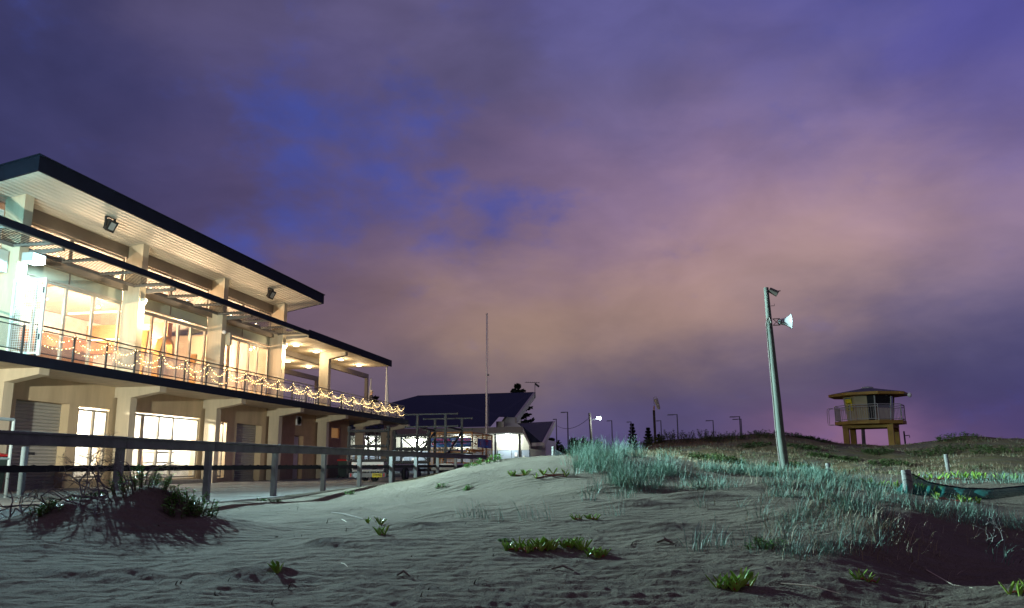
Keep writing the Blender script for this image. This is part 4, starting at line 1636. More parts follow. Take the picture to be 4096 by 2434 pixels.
# mesh cage trailer with banners
rust = mat('orange painted steel', (.46, .23, .06), .55, var=.25, scale=5)
t = thing('cage_trailer', 'orange steel mesh cage trailer holding rescue boards', 'trailer', (-10.9, 43.5, 0))
cx0, cx1, cy0, cy1, cz0, cz1 = -12.05, -9.82, 41.0, 45.9, .55, 2.31
for x in (cx0, cx1):
    for y in (cy0, (cy0 + cy1) / 2, cy1):
        MB().box(x - .03, x + .03, y - .03, y + .03, cz0, cz1).build('post', rust, t)
m = MB()
for z in (cz0, cz1):
    for x in (cx0, cx1):
        m.box(x - .03, x + .03, cy0 + .03, cy1 - .03, z - .03, z + .03)
    for y in (cy0, cy1):
        m.box(cx0 + .03, cx1 - .03, y - .031, y + .031, z - .03, z + .03)
m.build('frame', rust, t)
for nm, gen in (('mesh', 0), ('mesh', 1), ('mesh', 2), ('mesh', 3)):
    m = MB()
    n1 = 26
    if gen < 2:
        y = (cy0, cy1)[gen]
        for k in range(1, n1):
            x = cx0 + (cx1 - cx0) * k / n1
            m.box(x - .006, x + .006, y - .006, y + .006, cz0 + .03, cz1 - .03)
        for k in range(1, 20):
            z = cz0 + (cz1 - cz0) * k / 20
            m.box(cx0 + .03, cx1 - .03, y + .007, y + .017, z - .006, z + .006)
    else:
        x = (cx0, cx1)[gen - 2]
        for k in range(1, 46):
            y = cy0 + (cy1 - cy0) * k / 46
            m.box(x - .006, x + .006, y - .006, y + .006, cz0 + .03, cz1 - .03)
        for k in range(1, 20):
            z = cz0 + (cz1 - cz0) * k / 20
            m.box(x + .007, x + .017, cy0 + .03, cy1 - .03, z - .006, z + .006)
    m.build(nm, rust, t)
MB().box(cx0 - .04, cx1 + .04, cy0, cy1, cz0 - .11, cz0 - .03).build('deck', mat('trailer deck', (.12, .11, .1), .7), t)
wheel(t, cx0 - .12, 43.6, .3, .3)
wheel(t, cx1 + .12, 43.6, .3, .3)
m = MB().bar((-10.9, 41.0, .42), (-10.9, 39.4, .42), .1, .1)
m.build('drawbar', rust, t)


def banner(label, p0, ux, w, h, nrm, full):
    t = thing('club_banner', label, 'banner', p0, 'blue club banners on the cage')
    p0, ux, nrm = Vector(p0), Vector(ux), Vector(nrm)
    m = MB()
    n_ = 14
    vs, fs = [], []
    for i in range(n_ + 1):
        for j in (0, 1):
            u = i / n_
            vs.append(p0 + ux * (w * u) + Vector((0, 0, -h * j)) + nrm * (.012 * _s(u * 9)))
    for i in range(n_):
        fs.append((2 * i, 2 * i + 1, 2 * i + 3, 2 * i + 2))
    m.add(vs, fs)
    bo_ = m.build('sheet', mat('royal blue vinyl', (.03, .075, .30), .45), t)
    bo_.modifiers.new('solid', 'SOLIDIFY').thickness = .004
    return t


def banner_text(t, p0, ux, rot, w, reps):
    redv = mat('red banner ink', (.62, .03, .08), .5)
    blu = mat('sky blue banner ink', (.03, .36, .75), .5)
    whi = mat('white banner ink', (.8, .8, .8), .5)
    p0, ux = Vector(p0), Vector(ux)
    for k in range(reps):
        c = p0 + ux * (w * (k + .62) / reps)
        text_obj('WANDA', .19, c + Vector((0, 0, -.10)), rot, redv, t)
        text_obj('SLSC', .16, c + Vector((0, 0, -.245)), rot, redv, t)
        text_obj('Bluebottles', .13, c + Vector((0, 0, -.39)), rot, blu, t)
        e = p0 + ux * (w * (k + .15) / reps) + Vector((0, 0, -.26))
        nrm = Vector((0, -1, 0)) if rot[2] == 0 else Vector((1, 0, 0))
        for r0_, mt, of in ((.135, whi, .0), (.115, mat('navy banner ink', (.02, .04, .2), .5), .003), (.08, redv, .006), (.03, whi, .009)):
            MB().lathe([(0, 0), (r0_, 0)], 20, e + nrm * of, nrm).build('emblem', mt, t)


bt = banner('long blue club banner with red and sky blue lettering on the cage front', (-12.0, 40.95, 2.04), (1, 0, 0), 2.14, .47, (0, -1, 0), True)
banner_text(bt, (-12.0, 40.925, 2.04), (1, 0, 0), (PI / 2, 0, 0), 2.14, 2)
bt = banner('short dark blue club banner in shade on the cage side', (-9.77, 42.1, 2.04), (0, 1, 0), 3.4, .47, (1, 0, 0), True)
banner_text(bt, (-9.745, 42.1, 2.04), (0, 1, 0), (PI / 2, 0, PI / 2), 3.4, 1)


def board(label, x, y, z, col, L=3.0, w=.5, group='rescue boards in the cage'):
    t = thing('rescue_board', label, 'surfboard', (x, y, z), group)
    n_ = 14
    vs, fs = [], []
    for i in range(n_ + 1):
        u = i / n_
        ww = w / 2 * max(.04, (_s(PI * min(1, .06 + u * .9))) ** .6)
        zz_ = z + .12 * (u - .4) ** 2
        yy = y + L * u
        vs += [(x - ww, yy, zz_), (x, yy, zz_ + .07), (x + ww, yy, zz_), (x, yy, zz_ - .06)]
    for i in range(n_):
        for j in range(4):
            a, b = i * 4 + j, i * 4 + (j + 1) % 4
            fs.append((a, b, b + 4, a + 4))
    fs += [(0, 1, 2, 3), (n_ * 4 + 3, n_ * 4 + 2, n_ * 4 + 1, n_ * 4)]
    m = MB()
    m.add(vs, fs)
    m.build('deck', mat(label[:20] + ' paint', col, .3), t, True)
    MB().box(x - .015, x + .015, y + L * .1, y + L * .2, z - .16, z - .03).build('fin', dark, t)


board('yellow rescue board lying lowest in the cage', -10.4, 41.3, .72, (.75, .42, .02), 4.2, .6)
board('red rescue board on the lower rack of the cage', -11.3, 41.25, .75, (.62, .04, .02), 4.0, .6)
board('white rescue board with upturned nose in the middle of the cage', -10.9, 41.3, 1.12, (.75, .75, .73), 4.2, .5)
board('yellow rescue board on the upper rack near the cage side', -10.2, 41.4, 1.42, (.70, .42, .03), 4.0, .5)
board('blue tipped rescue board on the upper rack', -11.2, 41.3, 1.40, (.05, .12, .5), 4.0, .5)
m = MB()
for z in (.66, 1.04, 1.34, 1.78):
    for y in (42.0, 44.6):
        m.box(cx0 + .03, cx1 - .03, y - .02, y + .02, z - .04, z - .0)
m.build('shelf_bar', rust, bpy.data.objects['cage_trailer'])


# bins
def bin_(label, x, y, body, lid, group):
    t = thing('wheelie_bin', label, 'bin', (x, y, 0), group)
    m = MB()
    m.add([(x - .22, y - .24, .06), (x + .22, y - .24, .06), (x + .22, y + .24, .06), (x - .22, y + .24, .06), (x - .28, y - .3, .95), (x + .28, y - .3, .95), (x + .28, y + .3, .95), (x - .28, y + .3, .95)],
          [(0, 3, 2, 1), (4, 5, 6, 7), (0, 1, 5, 4), (1, 2, 6, 5), (2, 3, 7, 6), (3, 0, 4, 7)])
    m.build('bin_body', body, t)
    MB().prism([(x + .33, y - .31, .95), (x + .33, y - .31, 1.0), (x - .05, y - .31, 1.06), (x - .32, y - .31, 1.03), (x - .32, y - .31, .95)], (0, .62, 0)).build('lid', lid, t)
    wo_ = MB().lathe([(0, -.03), (.09, -.03), (.09, .03), (0, .03)], 12, (x - .22, y - .27, .09), (0, 1, 0)).build('wheel', tyre, t)


redlid = mat('red lid', (.45, .02, .02), .4)
dg = mat('dark green bin', (.03, .05, .04), .5)
bin_('red lidded dark bin by the near roller shutter', -17.6, 18.85, dg, redlid, None)
for k in range(4):
    bin_('red lidded bin %s in the row under the balcony end' % ('nearest', 'second', 'third', 'furthest')[k], -18.2, 44.6 + .75 * k, dg, redlid, 'row of red lidded bins under the balcony')

# white tubular frame at the far left
t = thing('tubular_frame', 'pale tubular steel barrier frame standing left of the roller shutter', 'barrier', (-14.2, 15, 0))
m = MB()
pl = at(34, 1024, X=-14.2)
palet = mat('pale tube', (.22, .27, .28), .5)
for y in (pl.y - 1.8, pl.y):
    MB().tube((-14.2, y, 0), (-14.2, y, pl.z), .035).build('upright', palet, t)
m = MB().tube((-14.2, pl.y - 1.8, pl.z), (-14.2, pl.y, pl.z), .035)
m.tube((-14.2, pl.y - 1.8, pl.z - .85), (-14.2, pl.y, pl.z - .85), .025)
m.build('rail', palet, t)
t = thing('marker_stake', 'thin white stake leaning beside the red lidded bin', 'stake', at(62, 1139, X=-15.5))
a_, b_ = at(62, 1090, X=-15.5), at(55, 1139, X=-15.5)
MB().box(a_.x - .06, a_.x + .06, a_.y - .05, a_.y + .05, 0, a_.z).build('stake', mat('pale stake', (.25, .3, .31), .5), t)


# ================================================================== SECOND BUILDING
def ap(xf, yf, Y):
    return at(xf / 1.6404, yf / 1.6404, Y=Y)


rooft = mat('dark blue ribbed roof', (.010, .015, .034), .6, var=.1, spec=.15)
_m = rooft
_n, _l = _m.node_tree.nodes, _m.node_tree.links
_t = _n.new('ShaderNodeTexCoord')
_w = _n.new('ShaderNodeTexWave')
_w.bands_direction = 'X'
_w.inputs['Scale'].default_value = 1.3
_l.new(_t.outputs['Object'], _w.inputs['Vector'])
_bp = _n.new('ShaderNodeBump')
_bp.inputs['Strength'].default_value = .25
_bp.inputs['Distance'].default_value = .03
_l.new(_w.outputs['Fac'], _bp.inputs['Height'])
_l.new(_bp.outputs[0], _n['Principled BSDF'].inputs['Normal'])
pale = mat('pale grey render', (.50, .47, .40), .7, var=.06)
greyfas = mat('grey fascia', (.20, .18, .155), .6)
bluedoor = mat('blue grey door', (.33, .39, .47), .5, var=.05)

hall = thing('amenities_building', 'low pale amenities block under a dark blue ribbed roof with floodlit porch', 'building', (-20, 80, 0))
H2 = hall


def slab(pts_, thick, name, material, parent, **k):
    m = MB()
    m.prism(pts_, (0, 0, -thick))
    return m.build(name, material, parent, **k)


RL, RR = ap(1670, 1583, 90), ap(2134.6, 1569, 90)
E1, N1, E2 = ap(2060, 1670, 79.5), ap(1996, 1668, 79.5), ap(1962, 1707, 75.7)
zr, ze = (RL.z + RR.z) / 2, E2.z
EL = Vector((RL.x - 9, 75.7, ze))
HL = Vector((RL.x - 5.0, 88.0, zr - 2.6))
rf = slab([RL, HL, EL, E2, N1, E1, RR], .02, 'roof', rooft, H2)
m = MB()
m.bar(RR + Vector((.1, .1, -.3)), E1 + Vector((.1, -.1, -.3)), .22, .62)
m.build('verge', mat('pale verge', (.34, .32, .29), .6), rf)
# gable wall and clerestory under the big roof
m = MB()
m.prism([(E1.x - 1.2, 79.8, 0), (E1.x - 1.2, 89.5, 0), (E1.x - 1.2, 89.5, RR.z - .5), (E1.x - 1.2, 79.8, E1.z - .4)], (-.25, 0, 0))
m.build('wall', pale, H2)
MB().box(N1.x - .5, E1.x - 1.5, 80.5, 80.8, 0, 5.0).build('wall', pale, H2)
# porch
pr = ap(2090, 1732, 70)
ptop = ap(2090, 1708, 70).z
m = MB()
m.box(-36, pr.x, 70, 75.6, pr.z + .02, ptop - .04)
m.build('porch_soffit', pale, H2)
MB().box(-36, pr.x + .02, 69.86, 69.995, pr.z, ptop).build('porch_fascia', greyfas, H2)
v0, v1 = ap(2066, 1776, 70), ap(2124, 1796, 70)
m = MB()
m.prism([(pr.x + .01, 70, pr.z), (v1.x, 70, v1.z), (v1.x, 70, v1.z + .28), (pr.x + .01, 70, ptop - .05)], (0, 5.6, 0))
m.build('porch_wing', pale, H2)
# folded right wing roof
a0, a1 = ap(2070, 1694, 84), ap(2213, 1686, 84)
b0, b1 = ap(2127, 1774, 70), ap(2167, 1772, 70)
c0 = ap(2092, 1708, 70.2)
wg = slab([a0, c0, b0, b1, a1], .03, 'wing_roof', rooft, H2)
m = MB()
m.bar(a1 + Vector((.12, 0, -.2)), b1 + Vector((.12, 0, -.2)), .2, .45)
m.bar(b0 + Vector((0, -.05, -.12)), b1 + Vector((.1, -.05, -.12)), .2, .3)
m.build('verge', pale, wg)
w0, w1 = ap(2160, 1800, 73), ap(2183, 1800, 73)
MB().box(w0.x - .9, w1.x, 73, 80, 0, 2.9).build('wall', mat('white cladding', (.62, .61, .58), .6), H2)
# front wall with blue doors
wl0 = ap(1990, 1800, 75.6).x
m = MB()
m.box(-36, wl0 + 3, 75.6, 75.9, 2.05, 4.1)
m.box(-36, -30, 75.6, 75.9, 0, 2.05)
m.build('wall', pale, H2)
m = MB().box(-30, wl0 + 3, 75.62, 75.9, 0, 2.04).build('door', bluedoor, H2)
g_ = MB()
for xf in (1640, 1700, 1745, 1800, 1845, 1900, 1945, 1990, 2046, 2085):
    x = ap(xf, 1810, 75.6).x
    g_.box(x - .02, x + .02, 75.6, 75.618, 0, 2.04)
g_.build('door_gap', dark, m)
for xf, yf, wd, hg in ((2064, 1819, .26, .36), (2095, 1828, .16, .2), (1611, 1840, .2, .2), (1652, 1838, .2, .18)):
    c_ = ap(xf, yf, 75.58)
    MB().box(c_.x - wd / 2, c_.x + wd / 2, 75.57, 75.6, c_.z - hg / 2, c_.z + hg / 2).build('door_sign', white, H2)
for xf in (1504, 1606, 1760, 1982, 2079):
    x = ap(xf, 1800, 72.5).x
    MB().box(x - .09, x + .09, 72.4, 72.58, 0, pr.z + .02).build('post', mat('grey post', (.16, .17, .18), .5), H2)
for i, (xf, yf) in enumerate(((1464, 1762), (1650, 1762), (1840, 1758), (2029, 1752))):
    c_ = ap(xf, yf, 74.6)
    t = thing('porch_light', 'glaring white porch light on the amenities block, %s from the left' % ORD[i], 'porch light', (c_.x, 75.5, c_.z), 'white porch lights on the amenities block')
    MB().box(c_.x - .22, c_.x + .22, 75.42, 75.6, c_.z - .12, c_.z + .12).build('housing', mk, t)
    MB().box(c_.x - .2, c_.x + .2, 75.36, 75.42, c_.z - .1, c_.z + .1).build('lens', glow('white porch lens', (.92, 1, .97), 25), t)
    lamp('POINT', (c_.x, 74.7, c_.z), 330, COOL, .12)
# antenna
a_ = ap(2139.5, 1584, 89)
t = thing('tv_antenna', 'thin TV antenna on a mast at the right end of the blue roof', 'antenna', a_)
b_ = ap(2140, 1532, 89)
MB().tube(a_ - Vector((0, 0, .3)), b_, .035, n=6).build('mast', dark, t)
m = MB()
m.bar(b_ + Vector((-1.0, -.3, .05)), b_ + Vector((.5, .3, 0)), .04, .04)
for k in range(7):
    q = b_ + Vector((-1.0 + .22 * k, -.3 + .09 * k, .05))
    m.tube(q + Vector((.18, -.42, 0)), q - Vector((.18, -.42, 0)), .018, n=4)
m.bar(b_ + Vector((.0, 0, -.1)), b_ + Vector((.45, .1, -.45)), .12, .2)
m.build('elements', dark, t)

# slatted screen under the balcony end
t = thing('slat_screen', 'low screen of pale horizontal slats beyond the balcony undercroft', 'screen', (-22.3, 58, 0))
x0, x1 = ap(1396, 1830, 58).x, ap(1512, 1830, 58).x
m = MB()
for k in range(5):
    m.box(x0, x1, 58, 58.04, .45 + .2 * k, .52 + .2 * k)
m.build('slats', white, t)
m = MB()
for x in (x0, (x0 + x1) / 2, x1):
    m.box(x - .05, x + .05, 58.045, 58.12, 0, 1.4)
m.build('post', dark, t)

# flagpole
t = thing('flagpole', 'tall pale flagpole without a flag beside the amenities block', 'flagpole', (-11.05, 50, 0))
polem = mat('pale painted pole', (.62, .53, .50), .5, var=.05)
ftop = at(1187, 768, Y=50)
MB().tube((-11.06, 50, 0), (ftop.x, 50, ftop.z), .075, .045, 12).build('pole', polem, t, True)
MB().lathe([(0, .12), (.06, .1), (.07, .04), (.05, 0)], 12, (ftop.x, 50, ftop.z)).build('finial', polem, t, True)
MB().box(ftop.x + .05, ftop.x + .13, 49.97, 50.03, 6.2, 6.32).build('cleat', dark, t)
MB().path([(ftop.x + .06, 49.95, ftop.z), (ftop.x + .16, 49.95, 6.5), (ftop.x + .1, 49.95, 1.5)], .008, 4).build('halyard', mat('rope', (.5, .48, .45), .8), t)

# ================================================================== STREET LAMPS ALONG THE FAR ROAD
spole = mat('galvanised lamp pole', (.16, .17, .19), .5, metal=.4)
SL = [(347, 493, 35), (472, 415, 72), (963, 510, 52), (1177, 523, 45), (1508, 510, 50), (1688, 442, 100), (2087, 508, 75), (2382, 465, 100), (2398, 492, 85)]
slab_ = ['unlit street lamp nearest the amenities block, leftmost of the far row', 'taller unlit street lamp between amenities block and lit pole lamp', 'unlit street lamp just right of the lit pole lamp', 'unlit street lamp rising behind the first pointed pine',
         'unlit street lamp half hidden behind the windsock post', 'tall unlit street lamp right of the windsock post', 'unlit street lamp standing alone above the dune between windsock and siren pole', 'taller of two overlapping unlit street lamps left of the siren pole', 'shorter of two overlapping unlit street lamps left of the siren pole']
for (x, y, arm), lb in zip(SL, slab_):
    xf, yf = 2100 + x / 2.776, 1500 + y / 2.776
    dist = 7.4 * F / (1857 - yf)
    top = ap(xf, yf, dist)
    t = thing('street_lamp', lb, 'street lamp', (top.x, dist, 0), 'unlit street lamps along the far road')
    MB().tube((top.x, dist, -.3), (top.x, dist, top.z), .12, .075, 8).build('pole', spole, t)
    L = arm / 2.776 * dist / F
    MB().box(top.x - L, top.x + .08, dist - .05, dist + .05, top.z - .06, top.z + .05).build('arm', spole, t)
    MB().prism([(top.x - L - .06, dist - .14, top.z - .09), (top.x - L * .4, dist - .14, top.z - .09), (top.x - L * .4, dist - .14, top.z + .03), (top.x - L - .06, dist - .14, top.z - .02)], (0, .28, 0)).build('lamp_head', spole, t)
# lit wooden pole lamp
xf, yf = 2100 + 716 / 2.776, 1500 + 425 / 2.776
pt = ap(xf, yf, 92)
t = thing('pole_light', 'timber power pole carrying one blazing white street light', 'street light', (pt.x, 92, 0))
wpole = mat('old timber pole', (.09, .08, .07), .85)
MB().tube((pt.x + .3, 92, -.3), (pt.x, 92, pt.z), .17, .13, 8).build('pole', wpole, t)
lh = ap(2100 + 822 / 2.776, 1500 + 480 / 2.776, 92)
MB().path([(pt.x, 92, lh.z - .25), (pt.x + 1.2, 92, lh.z + .02), (lh.x - .2, 92, lh.z + .1)], .04, 6).build('arm', spole, t)
MB().box(lh.x - .35, lh.x + .3, 91.85, 92.15, lh.z + .06, lh.z + .18).build('lamp_head', spole, t)
MB().ball((lh.x, 92, lh.z), .26, 10, 8, (1, 1, .6)).build('lens', glow('street light lens', (.85, 1, .96), 90), t)
lamp('POINT', (lh.x, 91.8, lh.z - .5), 250, COOL, .2)
p0, p1 = Vector((pt.x, 92, pt.z - .5)), ap(2100 + 340 / 2.776, 1500 + 556 / 2.776, 130)
t = MB().path([p0.lerp(p1, k / 12) - Vector((0, 0, .9 * 4 * (k / 12) * (1 - k / 12))) for k in range(13)], .03, 4).build('power_line', dark, None, org=p0)
tag(t, 'thin sagging power line running left from the timber pole', 'power line')

# ================================================================== WINDSOCK, STAKES
t = thing('windsock', 'drooping pale windsock on a dark square timber post', 'windsock', ap(2100 + 1455 / 2.776, 1500 + 775 / 2.776, 45))
b0_, b1_ = ap(2100 + 1450 / 2.776, 1500 + 775 / 2.776, 45), ap(2100 + 1431 / 2.776, 1500 + 395 / 2.776, 45)
MB().bar(b0_ - Vector((0, 0, .3)), b1_, .13, .13, (0, 1, 0)).build('post', mat('dark stained post', (.035, .022, .018), .8), t)
b2_ = ap(2100 + 1434 / 2.776, 1500 + 348 / 2.776, 45)
MB().bar(b1_ - Vector((0, 0, .02)), b2_, .075, .075, (0, 1, 0)).build('post_top', mat('bare pine', (.36, .20, .09), .7), t)
b3_ = ap(2100 + 1429 / 2.776, 1500 + 252 / 2.776, 45)
MB().tube(b2_, b3_, .012, n=5).build('rod', dark, t)
hc = ap(2100 + 1450 / 2.776, 1500 + 266 / 2.776, 45)
m = MB()
m.path([hc + Vector((.10 * _c(k * PI / 8), .03 * _s(k * PI / 8), .10 * _s(k * PI / 8))) for k in range(17)], .012, 5)
m.build('hoop', mat('sock ring', (.35, .33, .25), .6), t)
hd = ap(2100 + 1490 / 2.776, 1500 + 384 / 2.776, 45)
m = MB()
prof = [(.10, 0), (.115, .15), (.10, .4), (.085, .62), (.06, .74)]
L = (hd - hc).length
m.lathe([(r, z / .74 * L) for r, z in prof], 14, hc, hd - hc)
m.build('sock', see_through('sock cloth', (.42, .40, .30), .75, gloss=0), t, True)

wood_b = mat('grey bollard timber', (.19, .185, .165), .8, var=.25, scale=6, stretch=(4, 4, .6), bump=.3, bscale=30)
capm = mat('pale cut end', (.5, .48, .42), .8)


def bollard(label, xv, yb, yt, Y, r, lean=0.0):
    p = at(xv, yb, Y=Y)
    q = at(xv, yt, Y=Y)
    t = thing('timber_post', label, 'post', p, 'round timber posts in the dunes')
    m = MB()
    m.lathe([(r, -.4), (r * 1.02, 0), (r, q.z - p.z - .012), (r * .9, q.z - p.z)], 14, p, Vector((lean, 0, 1)))
    m.build('shaft', wood_b, t, True)
    e = p + Vector((lean, 0, 1)).normalized() * (q.z - p.z - .003)
    MB().lathe([(0, 0), (r * .92, 0)], 14, e, Vector((lean, 0, 1))).build('cut_top', capm, t)
    m = MB()
    for zz in (.55, .78):
        m.path([p + Vector(((r + .006) * _c(a * PI / 6), (r + .006) * _s(a * PI / 6), (q.z - p.z) * zz + .02 * _s(a))) for a in range(13)], .004, 4)
    m.build('wire', dark, t)
    return p, q


pA, qA = bollard('thick timber post holding the green net at the right', 2217, 1206, 1146, 11.6, .06, -.04)
pB, qB = bollard('timber post with black net draped on both sides right of the siren pole', 2021, 1166, 1130, 23, .06, .0)
pC, qC = bollard('bare leaning timber post on the far slope at the right', 2313, 1151, 1108, 25, .055, -.06)
pD, qD = bollard('timber post at the crest between amenities block and dune grass', 1349, 1117, 1089, 28, .055, .02)
pE, qE = bollard('stubby pale stake half hidden in the dune grass', 1681, 1137, 1124, 20, .05)
netm = see_through('green net', (.015, .10, .09), .80, gloss=0, weave=.12)
netk = see_through('black net', (.02, .024, .024), .72, gloss=0, weave=.12)
ropem = mat('black net rope', (.01, .01, .01), .8)


def net(label, tops, bots, Ys, material):
    t = thing('shade_net', label, 'net', at(*bots[0], Y=Ys[0]), 'sand nets strung on the dune posts')
    P, Q = [], []
    n_ = 8
    for i in range(len(tops) - 1):
        for k in range(n_ if i < len(tops) - 2 else n_ + 1):
            u = k / n_
            f = lambda a, b: a + (b - a) * u
            Yv = f(Ys[i], Ys[i + 1])
            P.append(at(f(tops[i][0], tops[i + 1][0]), f(tops[i][1], tops[i + 1][1]), Y=Yv))
            Q.append(at(f(bots[i][0], bots[i + 1][0]), f(bots[i][1], bots[i + 1][1]), Y=Yv - .06))
    m = MB()
    vs, fs = [], []
    R_ = 5
    rs_ = random.Random(len(label))
    for i, (a, b) in enumerate(zip(P, Q)):
        for j in range(R_ + 1):
            u = j / R_
            q = a.lerp(b, u) + Vector((0, -.05 * _s(PI * u) * (1 + .5 * _s(i * .9)) + .012 * _s(i * 1.7 + j), 0))
            vs.append(q)
    for i in range(len(P) - 1):
        for j in range(R_):
            a = i * (R_ + 1) + j
            fs.append((a, a + R_ + 1, a + R_ + 2, a + 1))
    m.add(vs, fs)
    m.build('cloth', material, t, True)
    MB().path(P, .010, 5).build('top_rope', ropem, t)


net('sagging teal green sand net right of the thick post', [(2224, 1156), (2262, 1176), (2300, 1184), (2350, 1191), (2420, 1193), (2497, 1186), (2600, 1172)], [(2224, 1209), (2262, 1209), (2300, 1213), (2350, 1219), (2420, 1219), (2497, 1208), (2600, 1200)], [11.62, 11.5, 11.4, 11.3, 11.2, 11.3, 11.6], netm)
net('short dark net tail left of the thick post', [(2211, 1168), (2198, 1180), (2186, 1196)], [(2211, 1212), (2198, 1210), (2184, 1206)], [11.6, 11.7, 11.9], netm)
net('black sand net sloping down from the post right of the siren pole', [(1962, 1160), (1990, 1154), (2018, 1142)], [(1962, 1172), (1990, 1174), (2018, 1176)], [22.5, 22.8, 23], netk)
net('black sand net trailing right from the post right of the siren pole', [(2024, 1143), (2045, 1162), (2064, 1172)], [(2024, 1176), (2045, 1178), (2064, 1179)], [23, 22.6, 22.2], netk)
net('black sand net trailing right from the crest post', [(1352, 1096), (1375, 1108), (1402, 1114)], [(1352, 1120), (1375, 1120), (1402, 1120)], [28, 27.5, 27], netk)

# ================================================================== SIREN POLE
sp_m = mat('weathered round pole', (.095, .107, .085), .8, var=.25, scale=3, stretch=(4, 4, .4), bump=.3, bscale=25)
path_ = [at(x, y, Y=22) for x, y in ((1919, 1160), (1915, 1145), (1907, 1090), (1901, 1040), (1895, 975), (1889, 920), (1885, 880), (1881, 840), (1876, 790), (1872, 745), (1868, 702))]
t = thing('siren_pole', 'tall bent weathered timber pole leaning left above the dune grass', 'pole', path_[1])
rs = [.115, .112, .108, .104, .098, .092, .087, .082, .076, .068, .062]
MB().path(path_, rs, 16).build('pole', sp_m, t, True)
m = MB()
cp = [p + Vector((-rs[i] - .008, -.03, 0)) for i, p in enumerate(path_)][1:9]
m.path(cp + [cp[-1] + Vector((.03, -.03, .14)), cp[-1] + Vector((.09, -.06, .15)), cp[-1] + Vector((.12, -.07, 0))], .017, 6)
m.build('conduit', mat('pale conduit', (.16, .13, .11), .7), t)
tp = path_[-1]
m = MB().tube(tp + Vector((.08, 0, -.06)), tp + Vector((.28, -.02, -.19)), .07, .085, 10)
m.box(tp.x + .16, tp.x + .36, -.01 + tp.y - .02, tp.y + .02, tp.z - .115, tp.z - .10)
m.build('light_sensor', mat('brown metal', (.06, .045, .035), .5), t)
MB().path([path_[9] + Vector((.08, 0, -.02)), path_[9] + Vector((.17, 0, -.02)), path_[9] + Vector((.17, 0, .03))], .008, 5).build('hook', dark, t)
hp = at(1886, 786, Y=22)
hmth = at(1929, 784, Y=22)
t = thing('horn_speaker', 'white horn loudspeaker bracketed to the leaning timber pole', 'loudspeaker', hp)
m = MB()
for dz in (-.085, .085):
    m.bar(hp + Vector((-.02, 0, dz)), hp + Vector((.17, 0, dz)), .02, .02)
m.bar(hp + Vector((-.01, 0, -.085)), hp + Vector((.16, 0, .085)), .015, .015)
m.bar(hp + Vector((-.01, 0, .085)), hp + Vector((.16, 0, -.085)), .015, .015)
m.build('bracket', mat('rusty bracket', (.12, .07, .045), .7), t)
MB().lathe([(0, 0), (.07, 0), (.07, .09), (.05, .11)], 16, hp + Vector((.12, 0, 0)), (1, 0, 0)).build('driver', mat('grey driver', (.25, .27, .26), .5), t, True)
Lh = hmth.x - hp.x - .2
m = MB()
m.lathe([(.082 + .118 * (k / 12) ** 1.9, Lh * k / 12) for k in range(13)] + [(.205, Lh + .006), (.19, Lh - .01)] + [(.065 + .118 * (k / 12) ** 1.9, Lh * k / 12) for k in range(12, 0, -1)], 28, hp + Vector((.2, 0, 0)), (1, 0, 0))
m.build('horn', mat('white horn', (.36, .355, .35), .45, var=.03), t, True)

# ================================================================== LIFEGUARD TOWER
yel = mat('mustard paint', (.31, .18, .03), .65, var=.25, scale=1.5)
creamt = mat('cream tower wall', (.40, .32, .19), .65, var=.15, scale=1.5)
tc_ = at(2073 + 22, 1050, Y=53.3)
TX, TY = tc_.x + .72, 53.4
TR_ = Matrix.Rotation(-math.radians(22), 4, 'Z')
tower = thing('lifeguard_tower', 'mustard and cream octagonal lifeguard tower on four square legs', 'tower', (TX, TY, 1.5))


def TP(x, y, z):
    v = TR_ @ Vector((x, y, 0))
    return Vector((TX + v.x, TY + v.y, z))


class TB(MB):
    def box(self, x0, x1, y0, y1, z0, z1):
        p = [TP(x, y, z) for z in (z0, z1) for x, y in ((x0, y0), (x1, y0), (x1, y1), (x0, y1))]
        return self.add(p, [(0, 3, 2, 1), (4, 5, 6, 7), (0, 1, 5, 4), (1, 2, 6, 5), (2, 3, 7, 6), (3, 0, 4, 7)])


def octp(R, z):
    return [TP(R * _c(PI / 8 + k * PI / 4), R * _s(PI / 8 + k * PI / 4), z) for k in range(8)]


ZD = 3.07
for sx in (-1, 1):
    for sy in (-1, 1):
        TB().box(sx * 1.25 - .16, sx * 1.25 + .16, sy * 1.1 - .16, sy * 1.1 + .16, .8, 2.68).build('leg', yel, tower)
m = TB()
for sy in (-1, 1):
    m.box(-1.42, 1.42, sy * 1.1 - .17, sy * 1.1 + .17, 2.68, 2.9)
for sx in (-1, 1):
    m.box(sx * 1.25 - .17, sx * 1.25 + .17, -.92, .92, 2.682, 2.898)
m.build('frame', yel, tower)
m = TB()
m.prism(octp(2.08, 2.9), (0, 0, .2))
m.build('deck', yel, tower)
# cabin, walls leaning out a little
RB, RTp = 1.32, 1.48
cb, ct = octp(RB, ZD + .04), octp(RTp, 4.62)
m = MB()
fs_ = []
darkg = mat('dark tower glass', (.012, .014, .02), .08, spec=.7)
for k in range(8):
    # face k spans corner k -> k+1
    a, b, c_, d_ = cb[k], cb[(k + 1) % 8], ct[(k + 1) % 8], ct[k]
    if k in (6, 7):      # glazed faces to the right and far right
        mid0, mid1 = a.lerp(d_, .50), b.lerp(c_, .50)
        m.add([a, b, mid1, mid0], [(0, 1, 2, 3)])
    else:
        m.add([a, b, c_, d_], [(0, 1, 2, 3)])
cab = m.build('cabin_wall', creamt, tower)
m = MB()
for k in (6, 7):
    a, b, c_, d_ = cb[k], cb[(k + 1) % 8], ct[(k + 1) % 8], ct[k]
    m.add([a.lerp(d_, .50), b.lerp(c_, .50), c_, d_], [(0, 1, 2, 3)])
m.build('window', darkg, tower)
m = MB()
